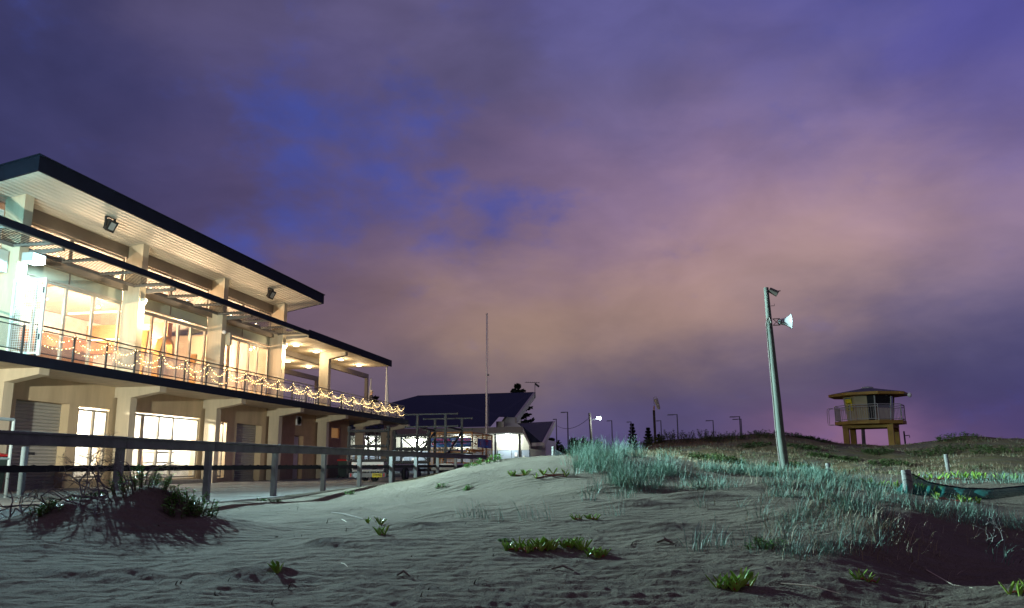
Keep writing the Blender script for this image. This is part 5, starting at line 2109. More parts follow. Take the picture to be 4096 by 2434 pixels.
for k in (6, 7, 0):
    m.tube(cb[k], ct[k], .05, n=6)
m.build('mullion', mat('tower mullion', (.4, .38, .36), .5), tower)
# dark panel painted for the shade inside the open doorway, front face (k = 5)
a, b, c_, d_ = cb[5], cb[6], ct[6], ct[5]
nrm_ = (TP(0, -1, 0) - TP(0, 0, 0))
q0, q1 = a.lerp(b, .62), a.lerp(b, .97)
r0_, r1_ = d_.lerp(c_, .62), d_.lerp(c_, .97)
m = MB()
m.add([p + nrm_ * .03 for p in (q0, q1, r1_, r0_)], [(0, 1, 2, 3)])
m.build('doorway', mat('doorway shade', (.01, .01, .012), .8), tower)
# sign on the left face (k = 4)
a, b, c_, d_ = cb[4], cb[5], ct[5], ct[4]
nl = (b - a).cross(Vector((0, 0, 1))).normalized()
s0 = a.lerp(b, .25).lerp(d_.lerp(c_, .25), .42) + nl * .05
s1 = a.lerp(b, .78).lerp(d_.lerp(c_, .78), .42) + nl * .05
s2 = a.lerp(b, .78).lerp(d_.lerp(c_, .78), .95) + nl * .07
s3 = a.lerp(b, .25).lerp(d_.lerp(c_, .25), .95) + nl * .07
m = MB()
m.prism([s0, s1, s2, s3], nl * .02)
sg = m.build('sign', mat('yellow sign', (.80, .62, .01), .5), tower)
cs = (s0 + s1 + s2 + s3) / 4
ang = math.atan2((b - a).y, (b - a).x)
inkb = mat('black sign ink', (.01, .01, .01), .6)
for k, wd in enumerate(('NO', 'FLAGS', 'NO', 'SWIM')):
    text_obj(wd, .185, cs + nl * .035 + Vector((0, 0, .24 - .19 * k)), (PI / 2 - .06, 0, ang), inkb, sg, squash=.8)
m = MB()
m.prism([s3.lerp(s0, .02) + nl * .021, s2.lerp(s1, .02) + nl * .021, s2.lerp(s1, .1) + nl * .021, s3.lerp(s0, .1) + nl * .021][::-1], nl * .004)
m.build('sign_band', mat('blue sign band', (.03, .12, .25), .5), sg)
# roof
e0, e1 = octp(2.33, 4.62), octp(2.33, 4.78)
ap_ = octp(.34, 5.13)
m = MB()
m.add(e1 + ap_, [(k, (k + 1) % 8, 8 + (k + 1) % 8, 8 + k) for k in range(8)])
troof = m.build('roof', mat('grey tower roof', (.07, .07, .09), .75, var=.15, spec=.2), tower)
m = MB()
m.add(e0 + e1, [(k, (k + 1) % 8, 8 + (k + 1) % 8, 8 + k) for k in range(8)] + [tuple(range(7, -1, -1))])
m.build('eave', yel, troof)
m = MB()
m.add(ap_ + octp(.36, 5.2) + octp(.1, 5.27), [(k, (k + 1) % 8, 8 + (k + 1) % 8, 8 + k) for k in range(8)] + [(8 + k, 8 + (k + 1) % 8, 16 + (k + 1) % 8, 16 + k) for k in range(8)] + [tuple(range(16, 24))])
m.build('roof_cap', mat('pale cap', (.42, .40, .40), .6), troof)
# railing
rp = octp(2.02, ZD)
railm = mat('pale rail', (.36, .35, .32), .5, metal=.2)
m = MB()
for k in range(8):
    for z in (.98, .86, .12):
        if k in (6, 7) and z == .86:
            continue
        m.tube(rp[k] + Vector((0, 0, z)), rp[(k + 1) % 8] + Vector((0, 0, z)), .022, n=6)
rl = m.build('railing', railm, tower)
for k in range(8):
    MB().tube(rp[k] + Vector((0, 0, -.12)), rp[k] + Vector((0, 0, .98)), .03, n=6).build('post', railm, rl)
for k in range(8):
    m = MB()
    a, b = rp[k], rp[(k + 1) % 8]
    if k in (6, 7):
        m.add([a.lerp(b, .04) + Vector((0, 0, .14)), a.lerp(b, .96) + Vector((0, 0, .14)), a.lerp(b, .96) + Vector((0, 0, .93)), a.lerp(b, .04) + Vector((0, 0, .93))], [(0, 1, 2, 3)])
        m.build('glass_panel', see_through('tower glass', (.5, .5, .52), .22, .1, .08), rl)
    else:
        for j in range(1, 12):
            q = a.lerp(b, j / 12)
            m.tube(q + Vector((0, 0, .12)), q + Vector((0, 0, .86)), .011, n=4)
        m.build('balusters', railm, rl)
# ladder hoop on the left
m = MB()
lp_ = TP(-2.05, -.2, ZD)
for dy in (-.25, .25):
    b_ = TP(-2.05, -.2 + dy, ZD)
    o_ = TP(-2.4, -.2 + dy, ZD)
    m.path([b_ + Vector((0, 0, .9)), o_ + Vector((.06, 0, .88)), o_ + Vector((0, 0, .75)), o_ + Vector((0, 0, 0.0)), o_ + Vector((0, 0, -.12)), b_ + Vector((0, 0, -.12))], .018, 5)
m.build('ladder_hoop', railm, tower)
cc = ct[7].lerp(e0[7], 1.0)
ce = e0[7] + (e0[7] - Vector((TX, TY, 4.62))) * .06
m = MB().path([e0[7], ce + Vector((.02, 0, -.03)), ce + Vector((.12, 0, 0.03))], .04, 6)
m.build('camera_arm', dark, tower)
MB().ball(ce + Vector((.16, 0, -.07)), .13, 10, 8, (1, 1, 1.15)).build('camera_dome', mat('pale dome', (.5, .45, .45), .3), tower, True)
p0, p1 = at(2106, 1083, Y=58), at(2104, 1042, Y=58)
t = thing('timber_pole', 'grey pole standing behind the lifeguard tower legs', 'pole', p0)
MB().tube(p0 - Vector((0, 0, .5)), p1, .13, .11, 10).build('shaft', mat('grey pole', (.14, .13, .13), .8), t)
p0, p1 = at(2208, 1084, Y=58), at(2204, 1052, Y=58)
t = thing('hydrant_pole', 'thin dark pole with a small tap right of the lifeguard tower', 'pole', p0)
MB().tube(p0 - Vector((0, 0, .5)), p1, .06, .05, 8).build('shaft', dark, t)
MB().path([p0.lerp(p1, .65), p0.lerp(p1, .65) + Vector((.3, 0, .03)), p0.lerp(p1, .65) + Vector((.32, 0, -.12))], .03, 5).build('tap', dark, t)


# ================================================================== TREES BEYOND
pinem = mat('dark pine needles', (.018, .032, .018), .9, var=.4, scale=2)
trunk_m = mat('dark trunk', (.05, .04, .03), .9)
leafm = mat('dark coastal leaves', (.022, .034, .016), .8, var=.4, scale=1.5)


def pine(label, xv, ytop, Y, wv, z0=0.0, tiers=12, seed=1, rx=None):
    top = at(xv, ytop, Y=Y)
    R = wv * 1.6404 * Y / F / 2
    hgt = top.z - z0
    t = thing('norfolk_pine', label, 'tree', (top.x, Y, z0), 'norfolk pines beyond the dunes')
    r_ = random.Random(seed)
    MB().tube((top.x, Y, z0), (top.x, Y, top.z - .1), hgt * .022, .03, 7).build('trunk', trunk_m, t)
    m = MB()
    for j in range(tiers):
        u = j / (tiers - 1)
        z = z0 + hgt * (.16 + .82 * u)
        L = R * (1 - u) ** (.75 if rx is None else rx) + .12
        nb = 9
        for b in range(nb):
            a = 2 * PI * (b + r_.random() * .6) / nb
            LL = L * r_.uniform(.75, 1.1)
            ns = 7
            for k in range(ns):
                s = (k + .4) / ns
                q = Vector((top.x + LL * s * _c(a), Y + LL * s * _s(a), z + LL * (.10 * s + .22 * s * s) - .05))
                for w_ in range(3):
                    sz = hgt * .036 * (1.25 - .5 * s) + .10
                    dx = Vector((r_.uniform(-1, 1), r_.uniform(-1, 1), r_.uniform(-.4, .6))).normalized() * sz
                    dy = Vector((r_.uniform(-1, 1), r_.uniform(-1, 1), r_.uniform(-.3, .8))).normalized() * sz * .6
                    m.add([q - dx, q + dy, q + dx, q - dy], [(0, 1, 2, 3)])
    m.build('crown', pinem, t)


pine('tall Norfolk pine poking above the blue roof beside the antenna', 1262, 938, 112, 92, 0, 12, 3, .42)
pine('larger pointed Norfolk pine left of the windsock post', 1541, 1034, 150, 40, -.5, 12, 5)
pine('second pointed Norfolk pine nearest the windsock post', 1580, 1044, 150, 40, -.5, 12, 6)
pine('small Norfolk pine just right of the windsock post', 1606, 1060, 165, 32, -.5, 9, 7)
pine('tiny pine top on the dune skyline below the twin street lamps', 1808, 1062, 120, 34, .3, 8, 8)


def broad(label, xv, ytop, ybase, Y, wv, seed, dens=900, z0=0.0):
    top = at(xv, ytop, Y=Y)
    R = wv * 1.6404 * Y / F / 2
    hgt = top.z - z0
    t = thing('broadleaf_tree', label, 'tree', (top.x, Y, z0), 'dark coastal trees beyond the dunes')
    r_ = random.Random(seed)
    m = MB().tube((top.x, Y, z0), (top.x, Y, z0 + hgt * .6), .16, .08, 7)
    for k in range(5):
        a = k * 1.3
        m.tube((top.x, Y, z0 + hgt * .4), (top.x + R * .6 * _c(a), Y + R * .6 * _s(a), z0 + hgt * .75), .07, .03, 5)
    m.build('trunk', trunk_m, t)
    lobes = [(r_.uniform(-.65, .65), r_.uniform(-.5, .5), r_.uniform(.35, .82), r_.uniform(.28, .45)) for _ in range(9)]
    m = MB()
    for k in range(dens):
        lx, ly, lz, lr = r_.choice(lobes)
        d = Vector((r_.gauss(0, 1), r_.gauss(0, 1), r_.gauss(0, .8))).normalized() * lr * r_.uniform(.5, 1.0)
        q = Vector((top.x + (lx + d.x) * R, Y + (ly + d.y) * R, z0 + hgt * min(1, lz + d.z * .5)))
        sz = max(.14, hgt * .06)
        dx = Vector((r_.uniform(-1, 1), r_.uniform(-1, 1), r_.uniform(-1, 1))).normalized() * sz
        dy = Vector((r_.uniform(-1, 1), r_.uniform(-1, 1), r_.uniform(-1, 1))).normalized() * sz * .6
        m.add([q - dx, q + dy, q + dx, q - dy], [(0, 1, 2, 3)])
    m.build('crown', leafm, t)


broad('dark rounded tree against the right wall of the amenities block', 1346, 1062, 1100, 92, 46, 11)
broad('low dark bushy tree between two street lamps', 1374, 1080, 1100, 100, 30, 12, 500)
broad('wide dark tree behind the crest left of the lit pole', 1408, 1060, 1100, 95, 64, 13, 1200)
broad('thin twiggy dark tree under the lit pole lamp', 1442, 1070, 1100, 105, 44, 14, 300)
broad('dark treetop showing behind the person on the terrace', 903, 955, 1000, 95, 50, 15, 700)
# small drooping tree in front of the porch light
tc2 = ap(1476, 1700, 60)
t = thing('tea_tree', 'small drooping tree silhouetted against the leftmost porch light', 'tree', (tc2.x, 60, 0))
r_ = random.Random(21)
m = MB().path([(tc2.x, 60, 0), (tc2.x + .05, 60, 1.3), (tc2.x - .05, 60, 2.4), (tc2.x, 60, 3.4)], [.12, .1, .08, .05], 7)
for k in range(7):
    a = k * .9
    m.path([(tc2.x, 60, 2.2 + .12 * k), (tc2.x + .8 * _c(a), 60 + .8 * _s(a), 2.7 + .12 * k), (tc2.x + 1.7 * _c(a), 60 + 1.7 * _s(a), 2.75 + .1 * k)], [.05, .035, .015], 5)
m.build('trunk', trunk_m, t)
m = MB()
for k in range(2600):
    a, rr2 = r_.uniform(0, 2 * PI), 2.0 * math.sqrt(r_.random())
    q = Vector((tc2.x + rr2 * _c(a) * 1.05, 60 + rr2 * _s(a), 2.55 + .35 * rr2 * 0 + 2.2 * r_.random() ** 1.4 * (1 - .35 * rr2 / 2) - .12 * _s(a * 5)))
    l_ = r_.uniform(.12, .26)
    d = Vector((r_.uniform(-.6, .6), r_.uniform(-.6, .6), -.6 + r_.uniform(-.3, .5))) * l_
    w_ = Vector((r_.uniform(-1, 1), r_.uniform(-1, 1), 0)).normalized() * .03
    m.add([q - w_, q + w_, q + d], [(0, 1, 2)])
m.build('crown', leafm, t)
for xv, y0, y1, Y, cl, lb in ((1466 + 2, 1100, 1078, 60, (.45, .36, .03), 'small yellow marker post in the grass behind the crest'), (1419, 1100, 1077, 60, (.03, .04, .09), 'small dark blue marker post behind the crest')):
    p0, p1 = at(xv, y0, Y=Y), at(xv, y1, Y=Y)
    t = thing('marker_post', lb, 'post', p0)
    MB().box(p0.x - .06, p0.x + .06, Y - .03, Y + .03, p0.z - .8, p1.z).build('shaft', mat(lb[:18], cl, .6), t)
    MB().box(p0.x - .065, p0.x + .065, Y - .035, Y - .0305, p1.z - .25, p1.z - .1).build('band', dark, t)


# ================================================================== PLANTS ON THE SAND
def leafmat(name, c0, c1, rough=.55, scale=8.0, trans=.0):
    m = mat(name, tuple((a + b) / 2 for a, b in zip(c0, c1)), rough, scale=scale)
    for nd in m.node_tree.nodes:
        if nd.bl_idname == 'ShaderNodeMix':
            nd.inputs['A'].default_value = tuple(c0) + (1,)
            nd.inputs['B'].default_value = tuple(c1) + (1,)
    return m


grass_m = leafmat('marram blades', (.045, .13, .085), (.30, .45, .345), .6, 14.0)
grass_m.node_tree.nodes['Principled BSDF'].inputs['Specular IOR Level'].default_value = .2
dry_m = leafmat('dry marram blades', (.13, .095, .055), (.30, .22, .13), .7, 1.2)
straw_m = leafmat('bleached straw', (.40, .34, .22), (.60, .52, .36), .7, 3.0)


def in_poly(x, y, P):
    c = np.zeros(len(x), bool)
    n = len(P)
    for i in range(n):
        x0, y0 = P[i]
        x1, y1 = P[(i + 1) % n]
        if y0 == y1:
            continue
        c ^= ((y0 > y) != (y1 > y)) & (x < (x1 - x0) * (y - y0) / (y1 - y0) + x0)
    return c


def scatter(P, n, seed):
    g = np.random.default_rng(seed)
    P = [tuple(map(float, p)) for p in P]
    xs, ys = [p[0] for p in P], [p[1] for p in P]
    X = g.uniform(min(xs), max(xs), n * 8)
    Y = g.uniform(min(ys), max(ys), n * 8)
    k = in_poly(X, Y, P)
    X, Y = X[k][:n], Y[k][:n]
    p, ok = ground_at(X, Y)
    p = p[ok]
    return p[fbm(p[:, 0] * .9, p[:, 1] * .9, 3, 91) > .0]


def blades(bases, nb, h0, h1, w, seed, lean=(.25, -.12), droop=.75, spread=.10, seg=6):
    """curved tapered blades; returns verts, faces"""
    g = np.random.default_rng(seed)
    B0 = np.repeat(np.asarray(bases), nb, 0)
    n = len(B0)
    a = g.uniform(0, 2 * PI, n)
    sp = g.uniform(0, spread, n)
    base = B0 + np.stack([sp * np.cos(a), sp * np.sin(a), np.zeros(n)], -1)
    base[:, 2] = hz(base[:, 0], base[:, 1]) - .015
    L = g.uniform(h0, h1, n) * g.uniform(.6, 1.0, n)
    th_ = a + g.normal(0, .5, n)
    tilt = np.abs(g.normal(.16, .22, n))
    bend = g.uniform(.1, 1.0, n) ** 1.3 * 2.6 * droop
    hx = np.cos(th_) + lean[0] * g.uniform(.5, 2.2, n)
    hy = np.sin(th_) + lean[1] * g.uniform(.5, 2.2, n)
    hl = np.hypot(hx, hy) + 1e-6
    hd_ = np.stack([hx / hl, hy / hl], -1)
    side = np.stack([-hd_[:, 1], hd_[:, 0], np.zeros(n)], -1)
    tw = g.uniform(-.9, .9, n)
    side = side * np.cos(tw)[:, None] + np.concatenate([hd_, np.zeros((n, 1))], 1) * np.sin(tw)[:, None]
    V = np.zeros((n, seg + 1, 2, 3))
    c = base.copy()
    for j in range(seg + 1):
        u = j / seg
        if j:
            phi = tilt + bend * (u - .5 / seg) ** 1.5
            stp = (L / seg)[:, None]
            c = c + stp * np.concatenate([hd_ * np.sin(phi)[:, None], np.cos(phi)[:, None]], 1)
        ww = w * g.uniform(.9, 1.1, n) * (1 - u) ** .6 + .0006
        V[:, j, 0] = c - side * ww[:, None] / 2
        V[:, j, 1] = c + side * ww[:, None] / 2
    V = V.reshape(-1, 3)
    k = np.arange(n)[:, None] * (seg + 1) * 2
    Fq = []
    for j in range(seg):
        o = j * 2
        Fq.append(np.stack([k[:, 0] + o, k[:, 0] + o + 1, k[:, 0] + o + 3, k[:, 0] + o + 2], -1))
    return V, np.concatenate(Fq)


def mesh_np(name, VF, material, kind=None, label=None, cat=None):
    Vs, Fs, k = [], [], 0
    for V, Fq in VF:
        Vs.append(V)
        Fs.append(Fq + k)
        k += len(V)
    V, Fq = np.concatenate(Vs), np.concatenate(Fs)
    me = bpy.data.meshes.new(name)
    me.vertices.add(len(V))
    me.vertices.foreach_set('co', V.reshape(-1))
    me.loops.add(Fq.size)
    me.loops.foreach_set('vertex_index', Fq.reshape(-1))
    me.polygons.add(len(Fq))
    me.polygons.foreach_set('loop_start', np.arange(len(Fq)) * 4)
    me.polygons.foreach_set('loop_total', np.full(len(Fq), 4))
    me.update(calc_edges=True)
    me.materials.append(material)
    o = bpy.data.objects.new(name, me)
    C.objects.link(o)
    tag(o, label, cat, None, kind)
    return o


crest = [(1385, 1108), (1440, 1098), (1500, 1096), (1560, 1104), (1620, 1116), (1680, 1146), (1610, 1190), (1520, 1190), (1440, 1175), (1400, 1140)]
band = [(1600, 1132), (1700, 1146), (1800, 1152), (1950, 1156), (2080, 1166), (2200, 1182), (2235, 1196), (2150, 1222), (2000, 1222), (1800, 1212), (1650, 1196)]
VF = [blades(scatter(crest, 520, 1), 16, .14, .48, .0046, 1),
      blades(scatter([(1385, 1112), (1500, 1099), (1620, 1118), (1560, 1125), (1430, 1125)], 190, 21), 14, .22, .54, .0046, 22),
      blades(scatter(band, 440, 2), 13, .08, .31, .0042, 2),
      blades(scatter([(1700, 1140), (1960, 1150), (2150, 1172), (1960, 1172), (1720, 1160)], 260, 31), 12, .12, .35, .005, 32),
      blades(scatter([(1480, 1190), (1760, 1190), (1780, 1225), (1600, 1285), (1500, 1262)], 90, 3), 14, .08, .32, .004, 3),
      blades(scatter([(1660, 1230), (2080, 1225), (2200, 1290), (2080, 1390), (1720, 1330)], 100, 4), 12, .05, .24, .0036, 4),
      blades(scatter([(2040, 1212), (2250, 1225), (2497, 1250), (2497, 1300), (2200, 1262), (2060, 1250)], 140, 5), 12, .07, .27, .004, 5),
      blades(scatter([(2240, 1162), (2497, 1160), (2497, 1182), (2240, 1182)], 150, 6), 7, .10, .24, .005, 6),
      blades(scatter([(1380, 1130), (1480, 1180), (1440, 1230), (1390, 1180)], 40, 7), 5, .14, .32, .007, 7),
      blades(scatter([(1000, 1256), (1300, 1268), (1560, 1252), (1560, 1262), (1300, 1276), (1000, 1264)], 26, 8), 4, .12, .26, .005, 8, lean=(-.9, -.1), droop=.3),
      blades(scatter([(2380, 1330), (2460, 1330), (2460, 1385), (2360, 1385)], 7, 9), 5, .12, .26, .006, 9),
      blades(scatter([(1700, 1320), (1760, 1320), (1760, 1350), (1690, 1350)], 7, 10), 7, .14, .30, .006, 10),
      blades(scatter([(2480, 1240), (2620, 1250), (2620, 1300), (2490, 1300)], 40, 12), 6, .14, .34, .007, 12)]
mesh_np('dune_grass', VF, grass_m, 'stuff')
old_m = leafmat('withered marram blades', (.12, .10, .05), (.34, .28, .15), .7, 9.0)
mesh_np('withered_dune_grass', [blades(scatter(crest, 150, 101), 5, .12, .40, .006, 102, droop=1.0, spread=.12),
                                blades(scatter(band, 240, 103), 4, .10, .30, .006, 104, droop=1.0, spread=.12),
                                blades(scatter([(1660, 1225), (2080, 1215), (2497, 1250), (2480, 1330), (2080, 1390), (1720, 1330)], 150, 105), 4, .06, .22, .0045, 106, droop=1.1, spread=.12)], old_m, 'stuff')

g = np.random.default_rng(77)
n = 5200
Yd = 17 + 34 * g.random(n) ** .8
Xd = -3.5 + g.random(n) * (Yd * .55 + 9)
k = (Xd > -3 + (Yd - 17) * .02) & (fbm(Xd * .35, Yd * .35, 3, 55) > -.22)
P_ = np.stack([Xd[k], Yd[k], hz(Xd[k], Yd[k])], -1)
P_ = P_[~((np.hypot(P_[:, 0] - TX, P_[:, 1] - TY) < 1.2))]
mesh_np('dry_dune_grass', [blades(P_, 5, .07, .20, .013, 78, spread=.22, seg=3)], dry_m, 'stuff')
mesh_np('low_dune_grass', [blades(P_[g.random(len(P_)) < .28], 5, .07, .18, .012, 79, spread=.2, seg=3)], leafmat('grey green far blades', (.12, .14, .09), (.24, .26, .18), .6, 1.0), 'stuff')

# creeping scrub and dead stalks matted over the back dune
kq = g.random(len(P_)) < .75
PQ = P_[kq & (fbm(P_[:, 0] * .5 + 7, P_[:, 1] * .5, 3, 66) > .02)]
PQ = PQ[PQ[:, 1] > 21]
mesh_np('dune_creeper', [blades(PQ, 9, .05, .17, .030, 111, spread=.35, seg=3, droop=1.2)], leafmat('creeping olive leaf', (.035, .05, .018), (.10, .11, .045), .7, 2.0), 'stuff')

# bleached straw and dead stems lying about
V_ = [blades(scatter([(1900, 1240), (2420, 1275), (2320, 1450), (1880, 1430)], 60, 41), 1, .06, .24, .0055, 42, lean=(1.2, -.8), droop=1.0, seg=5),
      blades(scatter([(2050, 1230), (2300, 1240), (2300, 1300), (2060, 1290)], 70, 43), 2, .08, .24, .005, 44, lean=(.8, -.6), droop=1.0, seg=5)]
mesh_np('straw_litter', V_, straw_m, 'stuff')


# dark bits of weed and twig strewn over the near sand
gl = np.random.default_rng(131)
nl_ = 620
Yl = 3.6 + 8.5 * gl.random(nl_) ** 1.2
Xl = (gl.random(nl_) * 1.25 - .62) * Yl - .05 * Yl
kl = (Xl > -7.2) & (fbm(Xl * .8, Yl * .8, 3, 141) > -.05)
PL = np.stack([Xl[kl], Yl[kl], hz(Xl[kl], Yl[kl])], -1)
mesh_np('beach_litter', [blades(PL, 2, .025, .09, .010, 132, lean=(1.5, -.6), droop=2.2, spread=.05, seg=3)], leafmat('dry sea weed', (.035, .028, .02), (.10, .08, .05), .85, 12.0), 'stuff')


# ------------------------------------------------------------------ pigface clumps
pig_m = leafmat('pigface leaf', (.10, .29, .035), (.34, .47, .065), .35, 14.0)
pigr_m = mat('red stem', (.30, .06, .03), .5)


def pigface(label, xv, yv, nl, ln, spread, seed, tall=.9):
    p = G(xv, yv)
    t = thing('pigface_plant', label, 'plant', p, 'pigface plants on the sand')
    r_ = random.Random(seed)
    m, st = MB(), MB()
    for k in range(nl):
        a = r_.uniform(0, 2 * PI)
        off = spread * math.sqrt(r_.random())
        bx, by = p.x + off * _c(a) * 1.3, p.y + off * _s(a) * .6
        b = Vector((bx, by, float(hz(bx, by)) - .004))
        for q in range(r_.randint(3, 5)):
            aa = r_.uniform(0, 2 * PI)
            L = ln * r_.uniform(.65, 1.1)
            up = r_.uniform(.8, 1.5) * tall
            d = Vector((_c(aa) * .55, _s(aa) * .55, up)).normalized()
            s = d.cross(Vector((0, 0, 1))).normalized()
            n_ = s.cross(d)
            w = ln * .08
            pts_ = []
            for u, ws in ((0, .7), (.3, 1.0), (.65, .95), (.9, .55)):
                c = b + d * (L * u) - n_ * (L * .18 * u * u)
                pts_ += [c + s * w * ws, c - s * w * ws, c - n_ * w * ws * 1.3]
            tip = b + d * L - n_ * (L * .2)
            pts_.append(tip)
            f = []
            for j in range(3):
                for i in range(3):
                    f.append((j * 3 + i, j * 3 + (i + 1) % 3, j * 3 + 3 + (i + 1) % 3, j * 3 + 3 + i))
            f += [(9, 10, 12), (10, 11, 12), (11, 9, 12)]
            m.add(pts_, f)
        st.path([p + Vector((0, 0, .004)), (p + b) / 2 + Vector((0, 0, .012)), b + Vector((0, 0, .01))], .005, 4)
    m.build('leaf_cluster', pig_m, t)
    st.build('stem', pigr_m, t)


PG = [('largest bright green pigface clump at the left end of the row in the foreground centre', 1276, 1345, 9, .085, .10, 1), ('pigface sprig second from left in the foreground centre row', 1306, 1341, 6, .085, .07, 2), ('pigface sprig third from left in the foreground centre row', 1338, 1337, 6, .09, .06, 3),
      ('pigface sprig just right of the gap in the centre row', 1372, 1336, 4, .07, .06, 4), ('small upright pigface tuft right of the centre row', 1392, 1336, 5, .09, .05, 5), ('pigface tuft with pale tips near the right end of the centre row', 1417, 1342, 4, .085, .03, 6), ('yellowish pigface tuft at the right tail of the centre row', 1452, 1358, 5, .08, .05, 7), ('last small pigface tuft ending the centre row', 1472, 1362, 4, .08, .03, 8),
      ('lone fleshy pigface clump closest to the camera, lower right', 1783, 1434, 10, .10, .09, 9), ('tiny pigface sprig on the left slope above two others', 899, 1276, 2, .085, .02, 10), ('upright pigface sprig on the left slope beside a dark hump', 932, 1280, 3, .10, .02, 11), ('lowest pigface sprig on the left slope', 934, 1307, 3, .10, .03, 12),
      ('single pigface shoot on the bare dark sand at lower left', 677, 1398, 3, .09, .02, 13), ('tiny pigface cluster on the middle slope, left one', 1408, 1268, 3, .07, .03, 14), ('tiny pigface cluster on the middle slope, right one', 1440, 1268, 5, .07, .06, 15),
      ('pigface clump growing at the foot of the green net post', 2255, 1200, 14, .13, .22, 17), ('pigface patch below the green net', 2325, 1222, 10, .11, .22, 18), ('pigface patch left of the thick post', 2160, 1188, 9, .12, .25, 19), ('pigface patch on the sand bank above the net', 2320, 1168, 12, .16, .5, 20),
      ('pigface patch at the right edge of the sand bank', 2420, 1170, 12, .16, .5, 21), ('pigface bit under the marram crest at left', 1268, 1160, 6, .12, .15, 22), ('pigface bit under the marram crest, second', 1345, 1162, 6, .12, .2, 23), ('pigface sprig at the far right edge of the foreground', 2488, 1448, 5, .08, .05, 24), ('pigface sprig amid straw at lower right', 2120, 1420, 4, .07, .05, 25)]
for lb, x, y, nl, ln, sp, sd in PG:
    pigface(lb, x, y, nl, ln, sp, sd)

# ------------------------------------------------------------------ leafy weeds and shrubs
weed_m = leafmat('sea weed leaf', (.06, .20, .03), (.17, .38, .06), .45, 10.0)
stem_m = mat('green stem', (.10, .09, .04), .7)


def leafy(name, label, cat, xv, yv, R, H, nst, seed, lw=.03, mats=weed_m, group=None, P=None):
    p = P or G(xv, yv)
    t = thing(name, label, cat, p, group)
    r_ = random.Random(seed)
    m, st = MB(), MB()
    for k in range(nst):
        a = r_.uniform(0, 2 * PI)
        rr2 = R * math.sqrt(r_.random())
        b = Vector((p.x + rr2 * _c(a) * .7, p.y + rr2 * _s(a) * .7, 0))
        b.z = float(hz(b.x, b.y)) - .01
        hh = H * r_.uniform(.5, 1.0) * (1 - .45 * rr2 / R)
        e = b + Vector((_c(a) * hh * .35 + r_.uniform(-.1, .1) * hh, _s(a) * hh * .35, hh))
        mid = b.lerp(e, .5) + Vector((0, 0, hh * .08))
        st.path([b, mid, e], [.006, .005, .003], 4)
        nl = max(5, int(hh / (lw * .9)))
        for j in range(nl):
            u = .2 + .8 * j / nl
            q = (b.lerp(mid, u * 2) if u < .5 else mid.lerp(e, u * 2 - 1))
            for s_ in range(2):
                aa = r_.uniform(0, 2 * PI)
                d = Vector((_c(aa), _s(aa), r_.uniform(.1, .8))).normalized()
                s = d.cross(Vector((0, 0, 1))).normalized() * lw * .42 * r_.uniform(.7, 1.2)
                L = lw * r_.uniform(1.2, 2.2)
                m.add([q, q + d * L * .5 + s, q + d * L + Vector((0, 0, -.15 * L)), q + d * L * .5 - s], [(0, 1, 2, 3)])
    m.build('leaves', mats, t)
    st.build('stem', stem_m, t)


leafy('leafy_shrub', 'green leafy shrub crowning the dark sand mound at left', 'shrub', 0, 0, .42, .28, 44, 51, P=Vector((MOUND.x + .15, MOUND.y, float(hz(MOUND.x + .15, MOUND.y)))))
leafy('leafy_shrub', 'green leafy shrub on the right shoulder of the dark mound', 'shrub', 0, 0, .34, .26, 36, 52, P=Vector((MOUND.x + .75, MOUND.y + .02, float(hz(MOUND.x + .75, MOUND.y + .02)))))
leafy('leafy_shrub', 'green leafy shrub trailing down the right foot of the dark mound', 'shrub', 455, 1255, .30, .20, 34, 53)
leafy('leafy_shrub', 'small bright green plant at the paving edge left of the dark mound', 'shrub', 110, 1250, .22, .16, 20, 54)
leafy('leafy_shrub', 'low ground hugging green growth on the left flank of the dark mound', 'shrub', 0, 0, .35, .10, 30, 66, P=Vector((MOUND.x - .5, MOUND.y - .1, float(hz(MOUND.x - .5, MOUND.y - .1)))))
leafy('leafy_weed', 'tiny green weed at the fence foot, left of a pair', 'weed', 638, 1222, .10, .10, 8, 55)
leafy('leafy_weed', 'tiny green weed at the fence foot, right of a pair', 'weed', 670, 1225, .14, .09, 9, 56)
leafy('leafy_weed', 'tiny green weed by the fence where the dune begins', 'weed', 850, 1207, .16, .12, 9, 57)
leafy('leafy_weed', 'green weed tuft among straw on the right slope', 'weed', 1870, 1336, .16, .10, 18, 58, .022)
leafy('leafy_weed', 'scrubby weed on the crest in front of the cage trailer', 'weed', 1192, 1128, .45, .22, 18, 59, .05)
leafy('leafy_weed', 'small weed on the dune crest at its left edge', 'weed', 1053, 1150, .3, .16, 12, 60, .04)
leafy('leafy_weed', 'small green weed on the crest left of centre', 'weed', 1148, 1140, .2, .16, 10, 61, .04)
leafy('leafy_weed', 'green weed below the crest beside a dark hollow', 'weed', 1135, 1196, .12, .12, 8, 62, .03)
leafy('leafy_weed', 'weed with a dark shadow under the dune crest', 'weed', 1075, 1190, .12, .13, 8, 63, .03)
leafy('leafy_weed', 'low weed left of the centre pigface row', 'weed', 1228, 1322, .07, .05, 7, 64, .02)
shr = leafmat('coast scrub leaf', (.035, .07, .015), (.09, .13, .03), .6, 2.0)
